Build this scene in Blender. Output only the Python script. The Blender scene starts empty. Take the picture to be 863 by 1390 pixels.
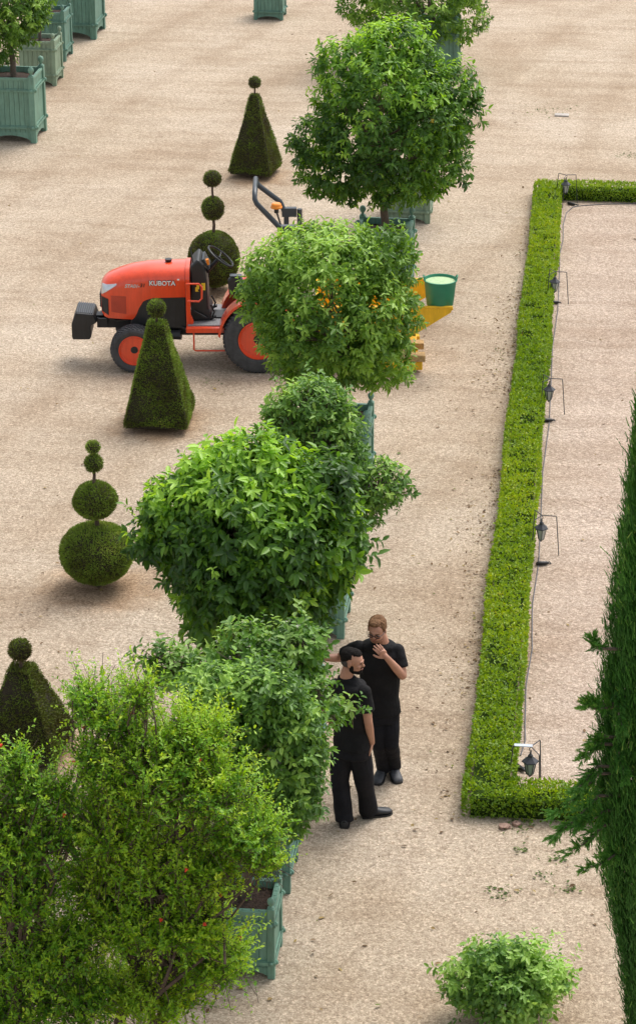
import bpy, math, random
import numpy as np
from mathutils import Vector, Matrix, Euler
random.seed(7)
rng = np.random.default_rng(11)
R = math.radians
S = bpy.context.scene
COL = S.collection

# ------------------------------------------------------------------ camera
CH, CF, CP = 12.05, 3403.0, R(24)
YAW = math.atan(418.5 / (CF / math.cos(CP)))
FW = Vector((-math.sin(YAW) * math.cos(CP), math.cos(YAW) * math.cos(CP), -math.sin(CP)))
RT = Vector((math.cos(YAW), math.sin(YAW), 0))
UP = RT.cross(FW)
UP = -UP if UP.z < 0 else UP
FH = Vector((-math.sin(YAW), math.cos(YAW), 0))
EYE = Vector((0, 0, CH))
cam = bpy.data.cameras.new('camera')
cam.sensor_fit = 'VERTICAL'
cam.sensor_height = 36.0
cam.lens = CF / 1390 * 36.0
cam.clip_start = 0.5
cam.clip_end = 2000
co = bpy.data.objects.new('camera', cam)
COL.objects.link(co)
co.location = EYE
co.rotation_euler = (R(90) - CP, 0, YAW)
S.camera = co

def ray(x, y):
    return FW * CF + RT * (x - 431.5) + UP * (695 - y)
def G(x, y, h=0.0):
    """ground point (at height h) seen at photo position x, y"""
    r = ray(x, y)
    return EYE + r * ((h - CH) / r.z)
def AT(x, y, base, d=0.0):
    """point on the upright plane through base (d metres further away)"""
    r = ray(x, y)
    t = ((Vector(base) - EYE).dot(FH) + d) / r.dot(FH)
    return EYE + r * t

# ------------------------------------------------------------------ materials
def nd(nt, t, **kw):
    n = nt.nodes.new(t)
    for k, v in kw.items():
        if k in n.inputs: n.inputs[k].default_value = v
        else: setattr(n, k, v)
    return n
def base_mat(name):
    m = bpy.data.materials.new(name)
    m.use_nodes = True
    nt = m.node_tree
    return m, nt, nt.nodes['Principled BSDF']
def mat(name, c, rough=0.6, metal=0.0, var=0.12, scale=6.0, bump=0.0, bscale=60.0, spec=0.5, coat=0.0, c2=None):
    m, nt, b = base_mat(name)
    L = nt.links.new
    tc = nd(nt, 'ShaderNodeTexCoord')
    n1 = nd(nt, 'ShaderNodeTexNoise', Scale=scale, Detail=5.0, Roughness=0.65)
    L(tc.outputs['Object'], n1.inputs['Vector'])
    cr = nd(nt, 'ShaderNodeValToRGB')
    a = [max(0, x * (1 - var)) for x in c[:3]] if c2 is None else c2
    z = [min(1, x * (1 + var)) for x in c[:3]]
    cr.color_ramp.elements[0].position = 0.32; cr.color_ramp.elements[1].position = 0.68
    cr.color_ramp.elements[0].color = (*a, 1); cr.color_ramp.elements[1].color = (*z, 1)
    L(n1.outputs['Fac'], cr.inputs['Fac'])
    L(cr.outputs['Color'], b.inputs['Base Color'])
    b.inputs['Roughness'].default_value = rough
    b.inputs['Metallic'].default_value = metal
    b.inputs['Specular IOR Level'].default_value = spec
    b.inputs['Coat Weight'].default_value = coat
    b.inputs['Coat Roughness'].default_value = 0.12
    if bump:
        n2 = nd(nt, 'ShaderNodeTexNoise', Scale=bscale, Detail=4.0)
        L(tc.outputs['Object'], n2.inputs['Vector'])
        bp = nd(nt, 'ShaderNodeBump', Strength=bump, Distance=0.02)
        L(n2.outputs['Fac'], bp.inputs['Height'])
        L(bp.outputs['Normal'], b.inputs['Normal'])
    return m

def weather(m, dark=(.62, .60, .55)):
    nt = m.node_tree; L = nt.links.new; b = nt.nodes['Principled BSDF']
    src = b.inputs['Base Color'].links[0].from_socket
    tc = nd(nt, 'ShaderNodeTexCoord'); mp = nd(nt, 'ShaderNodeMapping'); mp.inputs['Scale'].default_value = (14, 14, 1.6)
    L(tc.outputs['Object'], mp.inputs['Vector'])
    n = nd(nt, 'ShaderNodeTexNoise', Scale=1.0, Detail=6.0, Roughness=.75); L(mp.outputs['Vector'], n.inputs['Vector'])
    cr = nd(nt, 'ShaderNodeValToRGB'); e = cr.color_ramp.elements
    e[0].position, e[0].color = .34, (*dark, 1); e[1].position, e[1].color = .52, (1, 1, 1, 1)
    x = cr.color_ramp.elements.new(.70); x.color = (1.14, 1.12, 1.12, 1)
    L(n.outputs['Fac'], cr.inputs['Fac'])
    mx = nd(nt, 'ShaderNodeMix', data_type='RGBA', blend_type='MULTIPLY'); mx.inputs['Factor'].default_value = .8
    L(src, mx.inputs[6]); L(cr.outputs['Color'], mx.inputs[7]); L(mx.outputs[2], b.inputs['Base Color'])
    return m
def leaf_mat(name, stops, rough=0.45, trans=0.3, spec=0.4):
    """per-leaf colour: the 'tint' attribute of each leaf picks its own green (low values dark, high values pale, as on young leaves)"""
    m, nt, b = base_mat(name)
    L = nt.links.new
    at = nd(nt, 'ShaderNodeAttribute', attribute_name='tint')
    cr = nd(nt, 'ShaderNodeValToRGB')
    el = cr.color_ramp.elements
    el[0].position, el[0].color = stops[0][0], (*stops[0][1], 1)
    el[1].position, el[1].color = stops[-1][0], (*stops[-1][1], 1)
    for p, c in stops[1:-1]:
        e = el.new(p); e.color = (*c, 1)
    L(at.outputs['Fac'], cr.inputs['Fac'])
    L(cr.outputs['Color'], b.inputs['Base Color'])
    b.inputs['Roughness'].default_value = rough
    b.inputs['Specular IOR Level'].default_value = spec
    tr = nd(nt, 'ShaderNodeBsdfTranslucent')
    hs = nd(nt, 'ShaderNodeHueSaturation', Hue=0.485, Saturation=1.1, Value=1.5)
    L(cr.outputs['Color'], hs.inputs['Color'])
    L(hs.outputs['Color'], tr.inputs['Color'])
    mx = nd(nt, 'ShaderNodeMixShader')
    mx.inputs[0].default_value = trans
    L(b.outputs[0], mx.inputs[1]); L(tr.outputs[0], mx.inputs[2])
    L(mx.outputs[0], nt.nodes['Material Output'].inputs['Surface'])
    return m

M = {}
M['citrus'] = leaf_mat('citrus_leaf', [(0, (0.037, 0.094, 0.018)), (.4, (0.094, 0.217, 0.029)), (.7, (0.222, 0.428, 0.043)), (1, (0.375, 0.613, 0.079))], .38, .38)
M['citrus_grey'] = leaf_mat('grey_green_leaf', [(0, (0.047, 0.118, 0.022)), (.5, (0.118, 0.251, 0.044)), (.8, (0.237, 0.421, 0.068)), (1, (0.364, 0.564, 0.125))], .45, .34)
M['citrus_olive'] = leaf_mat('olive_green_leaf', [(0, (0.042, 0.105, 0.018)), (.45, (0.114, 0.240, 0.033)), (.8, (0.248, 0.420, 0.059)), (1, (0.367, 0.569, 0.119))], .42, .38)
M['lemon'] = leaf_mat('lemon_leaf', [(0, (0.031, 0.089, 0.014)), (.4, (0.080, 0.197, 0.026)), (.75, (0.159, 0.323, 0.044)), (1, (0.265, 0.422, 0.106))], .42, .38)
M['pomeg'] = leaf_mat('pomegranate_leaf', [(0, (0.041, 0.124, 0.017)), (.4, (0.122, 0.301, 0.029)), (.72, (0.282, 0.491, 0.032)), (1, (0.459, 0.618, 0.058))], .45, .38)
M['box'] = leaf_mat('box_leaf', [(0, (0.048, 0.118, 0.015)), (.4, (0.149, 0.272, 0.017)), (.75, (0.298, 0.420, 0.022)), (1, (0.460, 0.457, 0.044))], .45, .34)
M['yew'] = leaf_mat('yew_needles', [(0, (0.081, 0.072, 0.021)), (.35, (0.122, 0.150, 0.027)), (.7, (0.204, 0.318, 0.043)), (1, (0.352, 0.416, 0.083))], .6, .1, .2)
M['cypress'] = leaf_mat('cypress_sprays', [(0, (0.022, 0.074, 0.014)), (.5, (0.046, 0.161, 0.023)), (.85, (0.103, 0.281, 0.037)), (1, (0.270, 0.432, 0.085))], .55, .15, .3)
M['litter'] = leaf_mat('fallen_leaf', [(0, (.11, .065, .035)), (.5, (.22, .14, .07)), (.85, (.36, .27, .10)), (1, (.12, .17, .04))], .7, .1, .2)
M['weed'] = leaf_mat('weed_leaf', [(0, (.05, .09, .02)), (1, (.14, .20, .05))], .6, .2, .2)
M['petal'] = mat('red_petal', (.62, .045, .012), .5)
M['blossom'] = mat('white_blossom', (.72, .70, .58), .6)
M['fruit'] = mat('lemon_fruit', (.55, .42, .05), .45)
M['bark'] = mat('grey_bark', (.13, .10, .075), .9, var=.35, scale=25, bump=.5, bscale=90)
M['bark_red'] = mat('pomegranate_bark', (.11, .075, .055), .9, var=.35, scale=25, bump=.5, bscale=90)
M['yewcore'] = mat('yew_twigs', (.030, .023, .012), .9, var=.4, scale=30, bump=.6)
M['boxcore'] = mat('box_twigs', (.035, .060, .014), 1.0, spec=0.0, var=.4, scale=30, bump=.6)
M['soil'] = mat('potting_soil', (.055, .032, .022), .95, var=.5, scale=40, bump=.9, bscale=50)
M['tub'] = mat('blue_green_paint', (.155, .300, .225), .55, var=.10, scale=5, bump=.12, bscale=40)
M['tub_pale'] = mat('faded_green_paint', (.235, .325, .225), .65, var=.10, scale=5, bump=.12, bscale=40)
M['tub_deep'] = mat('deep_green_paint', (.125, .255, .200), .55, var=.10, scale=5, bump=.12, bscale=40)
M['orange'] = mat('orange_paint', (.80, .072, .018), .28, var=.04, coat=.5)
M['orange_dark'] = mat('dark_orange_paint', (.46, .055, .025), .5, var=.12)  # darker, duller orange for the vents, inner guards and seat base
M['black'] = mat('black_plastic', (.018, .019, .021), .45, var=.2)
M['chassis'] = mat('chassis_black', (.014, .015, .017), .5, var=.25)
M['charcoal'] = mat('charcoal_metal', (.045, .055, .065), .38, var=.15)
M['rubber'] = mat('tyre_rubber', (.065, .066, .070), .85, var=.25, scale=12)
M['floorplate'] = mat('grey_rubber_mat', (.22, .22, .225), .6, var=.3, scale=45)
M['silver'] = mat('silver_reflector', (.62, .64, .66), .25, metal=.5, var=.15)
M['chrome'] = mat('bare_steel', (.45, .46, .47), .35, metal=.8)
M['yellow'] = mat('yellow_paint', (.80, .46, .012), .45, var=.06, scale=9)
M['wood'] = mat('worn_wood', (.42, .27, .11), .75, var=.3, scale=20)
M['bucket'] = mat('green_rubber', (.020, .205, .115), .5, var=.08)
M['bucket_in'] = mat('pale_green_feed', (.40, .55, .30), .8, var=.2, scale=40, bump=.4)
M['label_yellow'] = mat('yellow_sticker', (.85, .60, .03), .5)
M['amber'] = mat('amber_plastic', (.85, .26, .02), .3, var=.05)
M['white'] = mat('white_print', (.78, .78, .76), .45, var=.02)
M['ink'] = mat('dark_print', (.05, .01, .008), .5)
M['iron'] = mat('wrought_iron', (.035, .038, .045), .5, var=.3, scale=30)
M['zinc'] = mat('zinc_plate', (.42, .46, .52), .4, metal=.5)
M['lampglass'] = mat('clear_pane', (.42, .46, .42), .12, var=.1)
M['cable'] = mat('grey_cable', (.10, .10, .11), .6)
M['skin'] = mat('skin', (.46, .235, .155), .55, var=.10, scale=14)
M['cotton'] = mat('black_cotton', (.011, .011, .012), .8, var=.3, bump=.5, bscale=22, spec=.16)
M['trouser'] = mat('black_twill', (.011, .011, .014), .8, var=.3, bump=.6, bscale=18, spec=.18)
M['hair_dark'] = mat('dark_hair', (.014, .012, .011), .9, var=.5, scale=60, bump=.4, bscale=120, spec=.12)
M['hair_grey'] = mat('clipped_grey_hair', (.055, .048, .044), .8, var=.3, scale=60)
M['hair_brown'] = mat('light_brown_hair', (.17, .090, .045), .8, var=.55, scale=75, bump=.4, bscale=120, spec=.2)
M['beard_brown'] = mat('short_brown_beard', (.25, .125, .075), .8, var=.25, scale=80)
M['shoe'] = mat('black_leather', (.022, .024, .028), .5, var=.3)
M['shoe_grey'] = mat('scuffed_grey_leather', (.055, .058, .065), .6, var=.4, scale=25)
M['eye'] = mat('dark_eye', (.03, .02, .015), .3)
M['lip'] = mat('lip', (.33, .11, .085), .5)
M['stone'] = mat('pale_stone', (.42, .38, .34), .8, var=.2, scale=12, bump=.3)
M['brick'] = mat('pink_stone', (.36, .23, .18), .85, var=.25, scale=12, bump=.3)

YEWS = []
for k_ in ('tub', 'tub_pale', 'tub_deep', 'black', 'chassis'): weather(M[k_])
weather(M['orange'], (.86, .84, .82))
weather(M['yellow'], (.80, .76, .70))
weather(M['rubber'], (.7, .7, .7))
YEWS_ = 0
def gravel(name, c1, c2, c3, rake=False, yews=()):
    m, nt, b = base_mat(name)
    L = nt.links.new
    tc = nd(nt, 'ShaderNodeTexCoord')
    P = tc.outputs['Object']
    def ramp(src, stops):
        cr = nd(nt, 'ShaderNodeValToRGB')
        el = cr.color_ramp.elements
        el[0].position, el[0].color = stops[0][0], (*stops[0][1], 1)
        el[1].position, el[1].color = stops[-1][0], (*stops[-1][1], 1)
        for p, c in stops[1:-1]:
            e = el.new(p); e.color = (*c, 1)
        L(src, cr.inputs['Fac'])
        return cr.outputs['Color']
    def noise(sc, det=4.0, rough=.6, dist=0.0, vec=P):
        n = nd(nt, 'ShaderNodeTexNoise', Scale=sc, Detail=det, Roughness=rough, Distortion=dist)
        L(vec, n.inputs['Vector']); return n.outputs['Fac']
    def mix(kind, fac, a, b_):
        x = nd(nt, 'ShaderNodeMix', data_type='RGBA', blend_type=kind)
        if isinstance(fac, float): x.inputs['Factor'].default_value = fac
        else: L(fac, x.inputs['Factor'])
        for i, s in ((6, a), (7, b_)):
            if isinstance(s, tuple): x.inputs[i].default_value = (*s, 1)
            else: L(s, x.inputs[i])
        return x.outputs[2]
    big = ramp(noise(.35, 5, .6, .4), [(.30, c2), (.5, c1), (.70, c3)])
    mp = nd(nt, 'ShaderNodeMapping'); mp.inputs['Scale'].default_value = (.35, 1.6, 1)
    L(P, mp.inputs['Vector'])
    mid = ramp(noise(1.3, 6, .7, .3, mp.outputs['Vector']), [(.32, (.80, .76, .72)), (.52, (1, 1, 1)), (.72, (1.10, 1.10, 1.10))])
    col = mix('MULTIPLY', .8, big, mid)
    # pebbles of two sizes, each with its own shade
    for sc, k in ((42, .42), (90, .5)):
        v = nd(nt, 'ShaderNodeTexVoronoi', Scale=float(sc)); L(P, v.inputs['Vector'])
        sp = nd(nt, 'ShaderNodeSeparateColor'); L(v.outputs['Color'], sp.inputs['Color'])
        pb = ramp(sp.outputs[0], [(0, (.40, .33, .27)), (.28, (.84, .79, .75)), (.7, (1.07, 1.06, 1.04)), (1, (1.6, 1.6, 1.6))])
        col = mix('MULTIPLY', k, col, pb)
    grit = ramp(noise(22, 5, .8), [(.32, (.66, .60, .55)), (.5, (1, 1, 1)), (.7, (1.16, 1.16, 1.15))])
    col = mix('MULTIPLY', .6, col, grit)
    if yews:
        wob = nd(nt, 'ShaderNodeTexNoise', Scale=2.6, Detail=5.0, Roughness=.7); L(P, wob.inputs['Vector'])
        cur = None
        for (yx, yy, yr) in yews:
            vm = nd(nt, 'ShaderNodeVectorMath', operation='DISTANCE'); L(P, vm.inputs[0]); vm.inputs[1].default_value = (yx, yy, 0)
            dv_ = nd(nt, 'ShaderNodeMath', operation='DIVIDE'); L(vm.outputs['Value'], dv_.inputs[0]); dv_.inputs[1].default_value = yr
            if cur is None: cur = dv_.outputs[0]
            else:
                mn = nd(nt, 'ShaderNodeMath', operation='MINIMUM'); L(cur, mn.inputs[0]); L(dv_.outputs[0], mn.inputs[1]); cur = mn.outputs[0]
        ad = nd(nt, 'ShaderNodeMath', operation='ADD'); L(cur, ad.inputs[0]); L(wob.outputs['Fac'], ad.inputs[1])
        es = nd(nt, 'ShaderNodeMath', operation='MULTIPLY'); L(ad.outputs[0], es.inputs[0]); es.inputs[1].default_value = .62
        earth = ramp(es.outputs[0], [(.34, (.50, .39, .29)), (.62, (.83, .71, .60)), (.92, (1, 1, 1))])
        col = mix('MULTIPLY', .9, col, earth)
    # sparse dark specks (twigs, seed, dung) and tracks
    v = nd(nt, 'ShaderNodeTexVoronoi', Scale=3.2); L(P, v.inputs['Vector'])
    spk = ramp(v.outputs['Distance'], [(.0, (.42, .33, .25)), (.055, (.72, .66, .58)), (.10, (1, 1, 1))])
    col = mix('MULTIPLY', .5, col, spk)
    # worn wheel tracks: long, faint, wandering bands
    mt_ = nd(nt, 'ShaderNodeMapping'); mt_.inputs['Rotation'].default_value = (0, 0, .22 if not rake else 1.5)
    L(P, mt_.inputs['Vector'])
    wv = nd(nt, 'ShaderNodeTexWave', Scale=.16, Distortion=7.0, Detail=2.0); wv.inputs['Detail Scale'].default_value = .35; wv.bands_direction = 'X'
    L(mt_.outputs['Vector'], wv.inputs['Vector'])
    trk = ramp(wv.outputs['Fac'], [(.0, (.84, .80, .76)), (.10, (.95, .93, .91)), (.2, (1, 1, 1)), (1, (1.03, 1.03, 1.03))])
    col = mix('MULTIPLY', .45, col, trk)
    L(col, b.inputs['Base Color'])
    b.inputs['Roughness'].default_value = .95
    b.inputs['Specular IOR Level'].default_value = .15
    h = noise(45, 4, .8)
    if rake:
        w = nd(nt, 'ShaderNodeTexWave', Scale=3.0, Distortion=11.0, Detail=3.0)
        w.bands_direction = 'DIAGONAL'
        w.inputs['Detail Scale'].default_value = 1.2
        L(P, w.inputs['Vector'])
        a = nd(nt, 'ShaderNodeMath', operation='MULTIPLY'); a.inputs[1].default_value = .55
        L(w.outputs['Fac'], a.inputs[0])
        msk = ramp(noise(.9, 4, .6), [(.48, (0, 0, 0)), (.62, (1, 1, 1))])
        a2 = nd(nt, 'ShaderNodeMath', operation='MULTIPLY'); L(a.outputs[0], a2.inputs[0]); L(msk, a2.inputs[1])
        s2 = nd(nt, 'ShaderNodeMath', operation='ADD'); L(a2.outputs[0], s2.inputs[0]); L(h, s2.inputs[1])
        h = s2.outputs[0]
    bp = nd(nt, 'ShaderNodeBump', Strength=.7, Distance=.03)
    L(h, bp.inputs['Height']); L(bp.outputs['Normal'], b.inputs['Normal'])
    return m
M['gravel'] = gravel('gravel', (.485, .402, .308), (.41, .322, .235), (.54, .462, .37), False, [(-5.6, 40.6, .75), (-5.42, 34.6, .8), (-5.33, 29.45, .8), (-5.19, 24.6, .85), (-5.15, 20.85, .8)])
M['gravel_pink'] = gravel('raked_gravel', (.485, .395, .32), (.42, .325, .25), (.54, .45, .375), True)

# ------------------------------------------------------------------ mesh tools
class MB:
    def __init__(s): s.v = []; s.f = []
    def add(s, vs, fs):
        o = len(s.v); s.v += [tuple(v) for v in vs]; s.f += [tuple(i + o for i in f) for f in fs]; return s
    def box(s, c, d, rot=None, taper=1.0):
        x, y, z = [k / 2 for k in d]
        vs = [Vector((sx * x * (taper if sz > 0 else 1), sy * y * (taper if sz > 0 else 1), sz * z)) for sz in (-1, 1) for sy in (-1, 1) for sx in (-1, 1)]
        if rot: m = Euler(rot).to_matrix(); vs = [m @ v for v in vs]
        c = Vector(c)
        return s.add([v + c for v in vs], [(0, 2, 3, 1), (4, 5, 7, 6), (0, 1, 5, 4), (2, 6, 7, 3), (0, 4, 6, 2), (1, 3, 7, 5)])
    def span(s, a, b):
        return s.box([(a[i] + b[i]) / 2 for i in range(3)], [abs(b[i] - a[i]) for i in range(3)])
    def tube(s, pts, r, n=8, cap=True, flat=1.0):
        pts = [Vector(p) for p in pts]
        rs = list(r) if hasattr(r, '__len__') else [r] * len(pts)
        rings = []; ref = None
        for i, p in enumerate(pts):
            t = (pts[min(i + 1, len(pts) - 1)] - pts[max(i - 1, 0)])
            t = t.normalized() if t.length > 1e-9 else Vector((0, 0, 1))
            if ref is None: ref = Vector((0, 0, 1)) if abs(t.z) < .9 else Vector((1, 0, 0))
            u = (ref - t * ref.dot(t)).normalized(); w = t.cross(u); ref = u
            rings.append([p + (u * math.cos(2 * math.pi * k / n) + w * math.sin(2 * math.pi * k / n) * flat) * rs[i] for k in range(n)])
        vs = [v for q in rings for v in q]
        fs = [(i * n + k, i * n + (k + 1) % n, (i + 1) * n + (k + 1) % n, (i + 1) * n + k) for i in range(len(pts) - 1) for k in range(n)]
        if cap: fs += [tuple(range(n))[::-1], tuple((len(pts) - 1) * n + k for k in range(n))]
        return s.add(vs, fs)
    def lathe(s, prof, c=(0, 0, 0), n=16, axis='z', sq=None):
        """prof: (radius, along) pairs"""
        vs = []
        for r, z in prof:
            for k in range(n):
                a = 2 * math.pi * k / n
                p = (r * math.cos(a), r * math.sin(a), z)
                if axis == 'y': p = (p[0], p[2], p[1])
                if axis == 'x': p = (p[2], p[0], p[1])
                vs.append((p[0] + c[0], p[1] + c[1], p[2] + c[2]))
        m = len(prof)
        fs = [(i * n + k, i * n + (k + 1) % n, (i + 1) * n + (k + 1) % n, (i + 1) * n + k) for i in range(m - 1) for k in range(n)]
        fs += [tuple(range(n))[::-1], tuple((m - 1) * n + k for k in range(n))]
        return s.add(vs, fs)
    def ell(s, c, r, n=16, m=10, rot=None):
        c = Vector(c); mt = Euler(rot).to_matrix() if rot else Matrix.Identity(3)
        vs = [c + mt @ Vector((0, 0, -r[2]))]
        for i in range(1, m):
            t = math.pi * i / m
            for k in range(n):
                a = 2 * math.pi * k / n
                vs.append(c + mt @ Vector((r[0] * math.sin(t) * math.cos(a), r[1] * math.sin(t) * math.sin(a), -r[2] * math.cos(t))))
        vs.append(c + mt @ Vector((0, 0, r[2])))
        fs = [(0, 1 + (k + 1) % n, 1 + k) for k in range(n)]
        fs += [(1 + i * n + k, 1 + i * n + (k + 1) % n, 1 + (i + 1) * n + (k + 1) % n, 1 + (i + 1) * n + k) for i in range(m - 2) for k in range(n)]
        l = len(vs) - 1; o = 1 + (m - 2) * n
        fs += [(o + k, o + (k + 1) % n, l) for k in range(n)]
        return s.add(vs, fs)
    def prism(s, poly, a, b, axis='y'):
        """poly in the other two coordinates, pushed from a to b along axis"""
        def P(p, t): return (p[0], t, p[1]) if axis == 'y' else ((t, p[0], p[1]) if axis == 'x' else (p[0], p[1], t))
        n = len(poly)
        vs = [P(p, a) for p in poly] + [P(p, b) for p in poly]
        return s.add(vs, [tuple(range(n))[::-1], tuple(range(n, 2 * n))] + [(k, (k + 1) % n, n + (k + 1) % n, n + k) for k in range(n)])
    def build(s, name, m, parent=None, smooth=False, bevel=0, org=None, label=None):
        me = bpy.data.meshes.new(name)
        vs = s.v if org is None else [(v[0] - org[0], v[1] - org[1], v[2] - org[2]) for v in s.v]
        me.from_pydata(vs, [], s.f)
        return finish(name, me, m, parent, smooth, bevel, org, label)

def finish(name, me, m, parent=None, smooth=False, bevel=0, org=None, label=None):
    import bmesh
    if len(me.polygons) < 60000:
        bm = bmesh.new(); bm.from_mesh(me)
        if bevel or smooth: bmesh.ops.recalc_face_normals(bm, faces=bm.faces)
        bm.to_mesh(me); bm.free()
    me.update()
    me.materials.append(m)
    o = bpy.data.objects.new(name, me); COL.objects.link(o)
    if parent is not None: o.parent = parent
    if org is not None and parent is None: o.location = org
    if smooth:
        me.polygons.foreach_set('use_smooth', np.ones(len(me.polygons), bool))
        try: me.set_sharp_from_angle(angle=R(38 if smooth is True else smooth))
        except Exception: pass
    if bevel:
        b = o.modifiers.new('bevel', 'BEVEL'); b.width = bevel; b.segments = 2; b.limit_method = 'ANGLE'; b.angle_limit = R(35)
    if label: o['label'] = label
    return o
def tag(o, label=None, cat=None, group=None, kind=None):
    if label: o['label'] = label
    if cat: o['category'] = cat
    if group: o['group'] = group
    if kind: o['kind'] = kind
    return o
def thing(name, loc, label, cat, group=None, rz=0):
    o = bpy.data.objects.new(name, None); COL.objects.link(o)
    o.empty_display_size = .2
    o.location = loc; o.rotation_euler = (0, 0, rz)
    return tag(o, label, cat, group)
def kids(o): return [c for c in bpy.data.objects if c.parent == o]
def copy_tree(o, parent=None):
    c = o.copy(); COL.objects.link(c); c.parent = parent
    for ch in kids(o): copy_tree(ch, c)
    return c

def npmesh(name, V, Fq, m, parent=None, tint=None, smooth=False, org=None):
    """V (n,3), Fq (k,3|4) -> one mesh object"""
    me = bpy.data.meshes.new(name)
    V = np.asarray(V, np.float32); Fq = np.asarray(Fq, np.int32)
    k = Fq.shape[1]
    me.vertices.add(len(V)); me.vertices.foreach_set('co', V.ravel())
    me.loops.add(Fq.size); me.loops.foreach_set('vertex_index', Fq.ravel())
    me.polygons.add(len(Fq)); me.polygons.foreach_set('loop_start', np.arange(0, Fq.size, k, dtype=np.int32))
    try: me.polygons.foreach_set('loop_total', np.full(len(Fq), k, np.int32))
    except Exception: pass
    if tint is not None:
        a = me.attributes.new('tint', 'FLOAT', 'POINT'); a.data.foreach_set('value', np.asarray(tint, np.float32))
    me.update(calc_edges=True); me.validate()
    me.materials.append(m)
    o = bpy.data.objects.new(name, me); COL.objects.link(o)
    if parent is not None: o.parent = parent
    elif org is not None: o.location = org
    if smooth: me.polygons.foreach_set('use_smooth', np.ones(len(me.polygons), bool))
    return o
def unit(a): return a / np.maximum(np.linalg.norm(a, axis=-1, keepdims=True), 1e-9)

def leaf_geo(P, A, N, Ln, Wd, tint, droop=.18, fold=.22):
    """folded, arched leaves: 6 points, 2 faces each"""
    P = np.asarray(P); n = len(P)
    A = unit(A); Sd = unit(np.cross(A, N)); N2 = np.cross(Sd, A)
    Ln = np.broadcast_to(Ln, n)[:, None]; Wd = np.broadcast_to(Wd, n)[:, None]
    b = P
    q = lambda t, s, k: P + A * Ln * t + Sd * Wd * s + N2 * (Wd * fold * abs(s) * 2 - Ln * droop * t * t * k)
    V = np.stack([b, q(.34, .5, 1), q(.72, .40, 1), q(1, 0, 1), q(.72, -.40, 1), q(.34, -.5, 1)], 1).reshape(-1, 3)
    o = (np.arange(n) * 6)[:, None]
    Fq = np.concatenate([o + np.array([[0, 1, 2, 3]]), o + np.array([[0, 3, 4, 5]])], 0)
    return V, Fq, np.repeat(tint, 6)
def blade_geo(P, A, N, Ln, Wd, tint):
    n = len(P); A = unit(A); Sd = unit(np.cross(A, N))
    Ln = np.broadcast_to(Ln, n)[:, None]; Wd = np.broadcast_to(Wd, n)[:, None]
    V = np.stack([P + Sd * Wd * .5, P - Sd * Wd * .5, P + A * Ln - Sd * Wd * .25, P + A * Ln + Sd * Wd * .25], 1).reshape(-1, 3)
    Fq = (np.arange(n) * 4)[:, None] + np.array([[0, 1, 2, 3]])
    return V, Fq, np.repeat(tint, 4)
def stick_geo(P, Q, r0, r1):
    """three-sided twigs from P to Q"""
    n = len(P); A = unit(Q - P); ref = np.where(abs(A[:, 2:3]) < .9, np.array([[0, 0, 1.]]), np.array([[1., 0, 0]]))
    u = unit(np.cross(A, ref)); w = np.cross(A, u); vs = []
    for base, r in ((P, r0), (Q, r1)):
        for k in range(3):
            a = 2 * math.pi * k / 3
            vs.append(base + (u * math.cos(a) + w * math.sin(a)) * np.broadcast_to(r, n)[:, None])
    V = np.stack(vs, 1).reshape(-1, 3)
    o = (np.arange(n) * 6)[:, None]
    return V, np.concatenate([o + np.array([[k, (k + 1) % 3, 3 + (k + 1) % 3, 3 + k]]) for k in range(3)], 0)
def rnd_dirs(n):
    return unit(rng.normal(size=(n, 3)))
def snoise(P, f, seed=0):
    """cheap smooth 3-D noise, about -1..1"""
    r = np.random.default_rng(seed); out = 0
    for k in range(5):
        d = unit(r.normal(size=3)); out = out + np.sin(P @ d * f * (1 + .35 * k) + r.uniform(0, 6.3)) * (1 / (1 + .25 * k))
    return out / 2.6

# ------------------------------------------------------------------ ground
def sheet(name, x0, x1, y0, y1, z, m):
    o = MB().add([(x0, y0, z), (x1, y0, z), (x1, y1, z), (x0, y1, z)], [(0, 1, 2, 3)]).build(name, m)
    return tag(o, kind='structure')
sheet('ground', -300, 300, -60, 700, 0, M['gravel'])
sheet('gravel_bed', -.60, 9.0, 20.30, 40.0, .004, M['gravel_pink'])

# ------------------------------------------------------------------ trees
def lobes_of(c, r, n, k=.5, seed=0, low=-.6):
    """a lumpy crown: smaller lobes spread over one ellipsoid"""
    q = np.random.default_rng(seed); out = [(np.array(c), np.array(r) * .74)]
    i = 0
    for j in range(n):
        z = 1 - 2 * (j + .5) / n
        if z < low: z = low
        a = j * 2.39996 + q.uniform(-.3, .3)
        d = np.array([math.sqrt(max(0, 1 - z * z)) * math.cos(a), math.sqrt(max(0, 1 - z * z)) * math.sin(a), z])
        kk = k * q.uniform(.75, 1.2)
        out.append((np.array(c) + d * np.array(r) * (1 - kk * .82), np.array(r) * kk))
    return out
def sample_lobes(lobes, n, jit=.10, inside=.80):
    w = np.array([(l[1][0] * l[1][1] + l[1][0] * l[1][2] + l[1][1] * l[1][2]) for l in lobes]); w = w / w.sum()
    Ps = []; Os = []
    while sum(map(len, Ps)) < n:
        k = rng.choice(len(lobes), n, p=w)
        C = np.array([lobes[i][0] for i in k]); Rr = np.array([lobes[i][1] for i in k])
        d = rnd_dirs(n)
        P = C + d * Rr * (1 + rng.normal(0, jit, (n, 1)) - abs(rng.normal(0, jit * 1.2, (n, 1))))
        O = unit(d / Rr)
        keep = np.ones(n, bool)
        for i, l in enumerate(lobes):
            q = np.linalg.norm((P - l[0]) / l[1], axis=1)
            keep &= ~((q < inside) & (k != i))
        stray = rng.random(n) < .05
        P = P + O * (stray * rng.uniform(.04, .16, n))[:, None]
        Ps.append(P[keep]); Os.append(O[keep])
    return np.concatenate(Ps)[:n], np.concatenate(Os)[:n]
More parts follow.
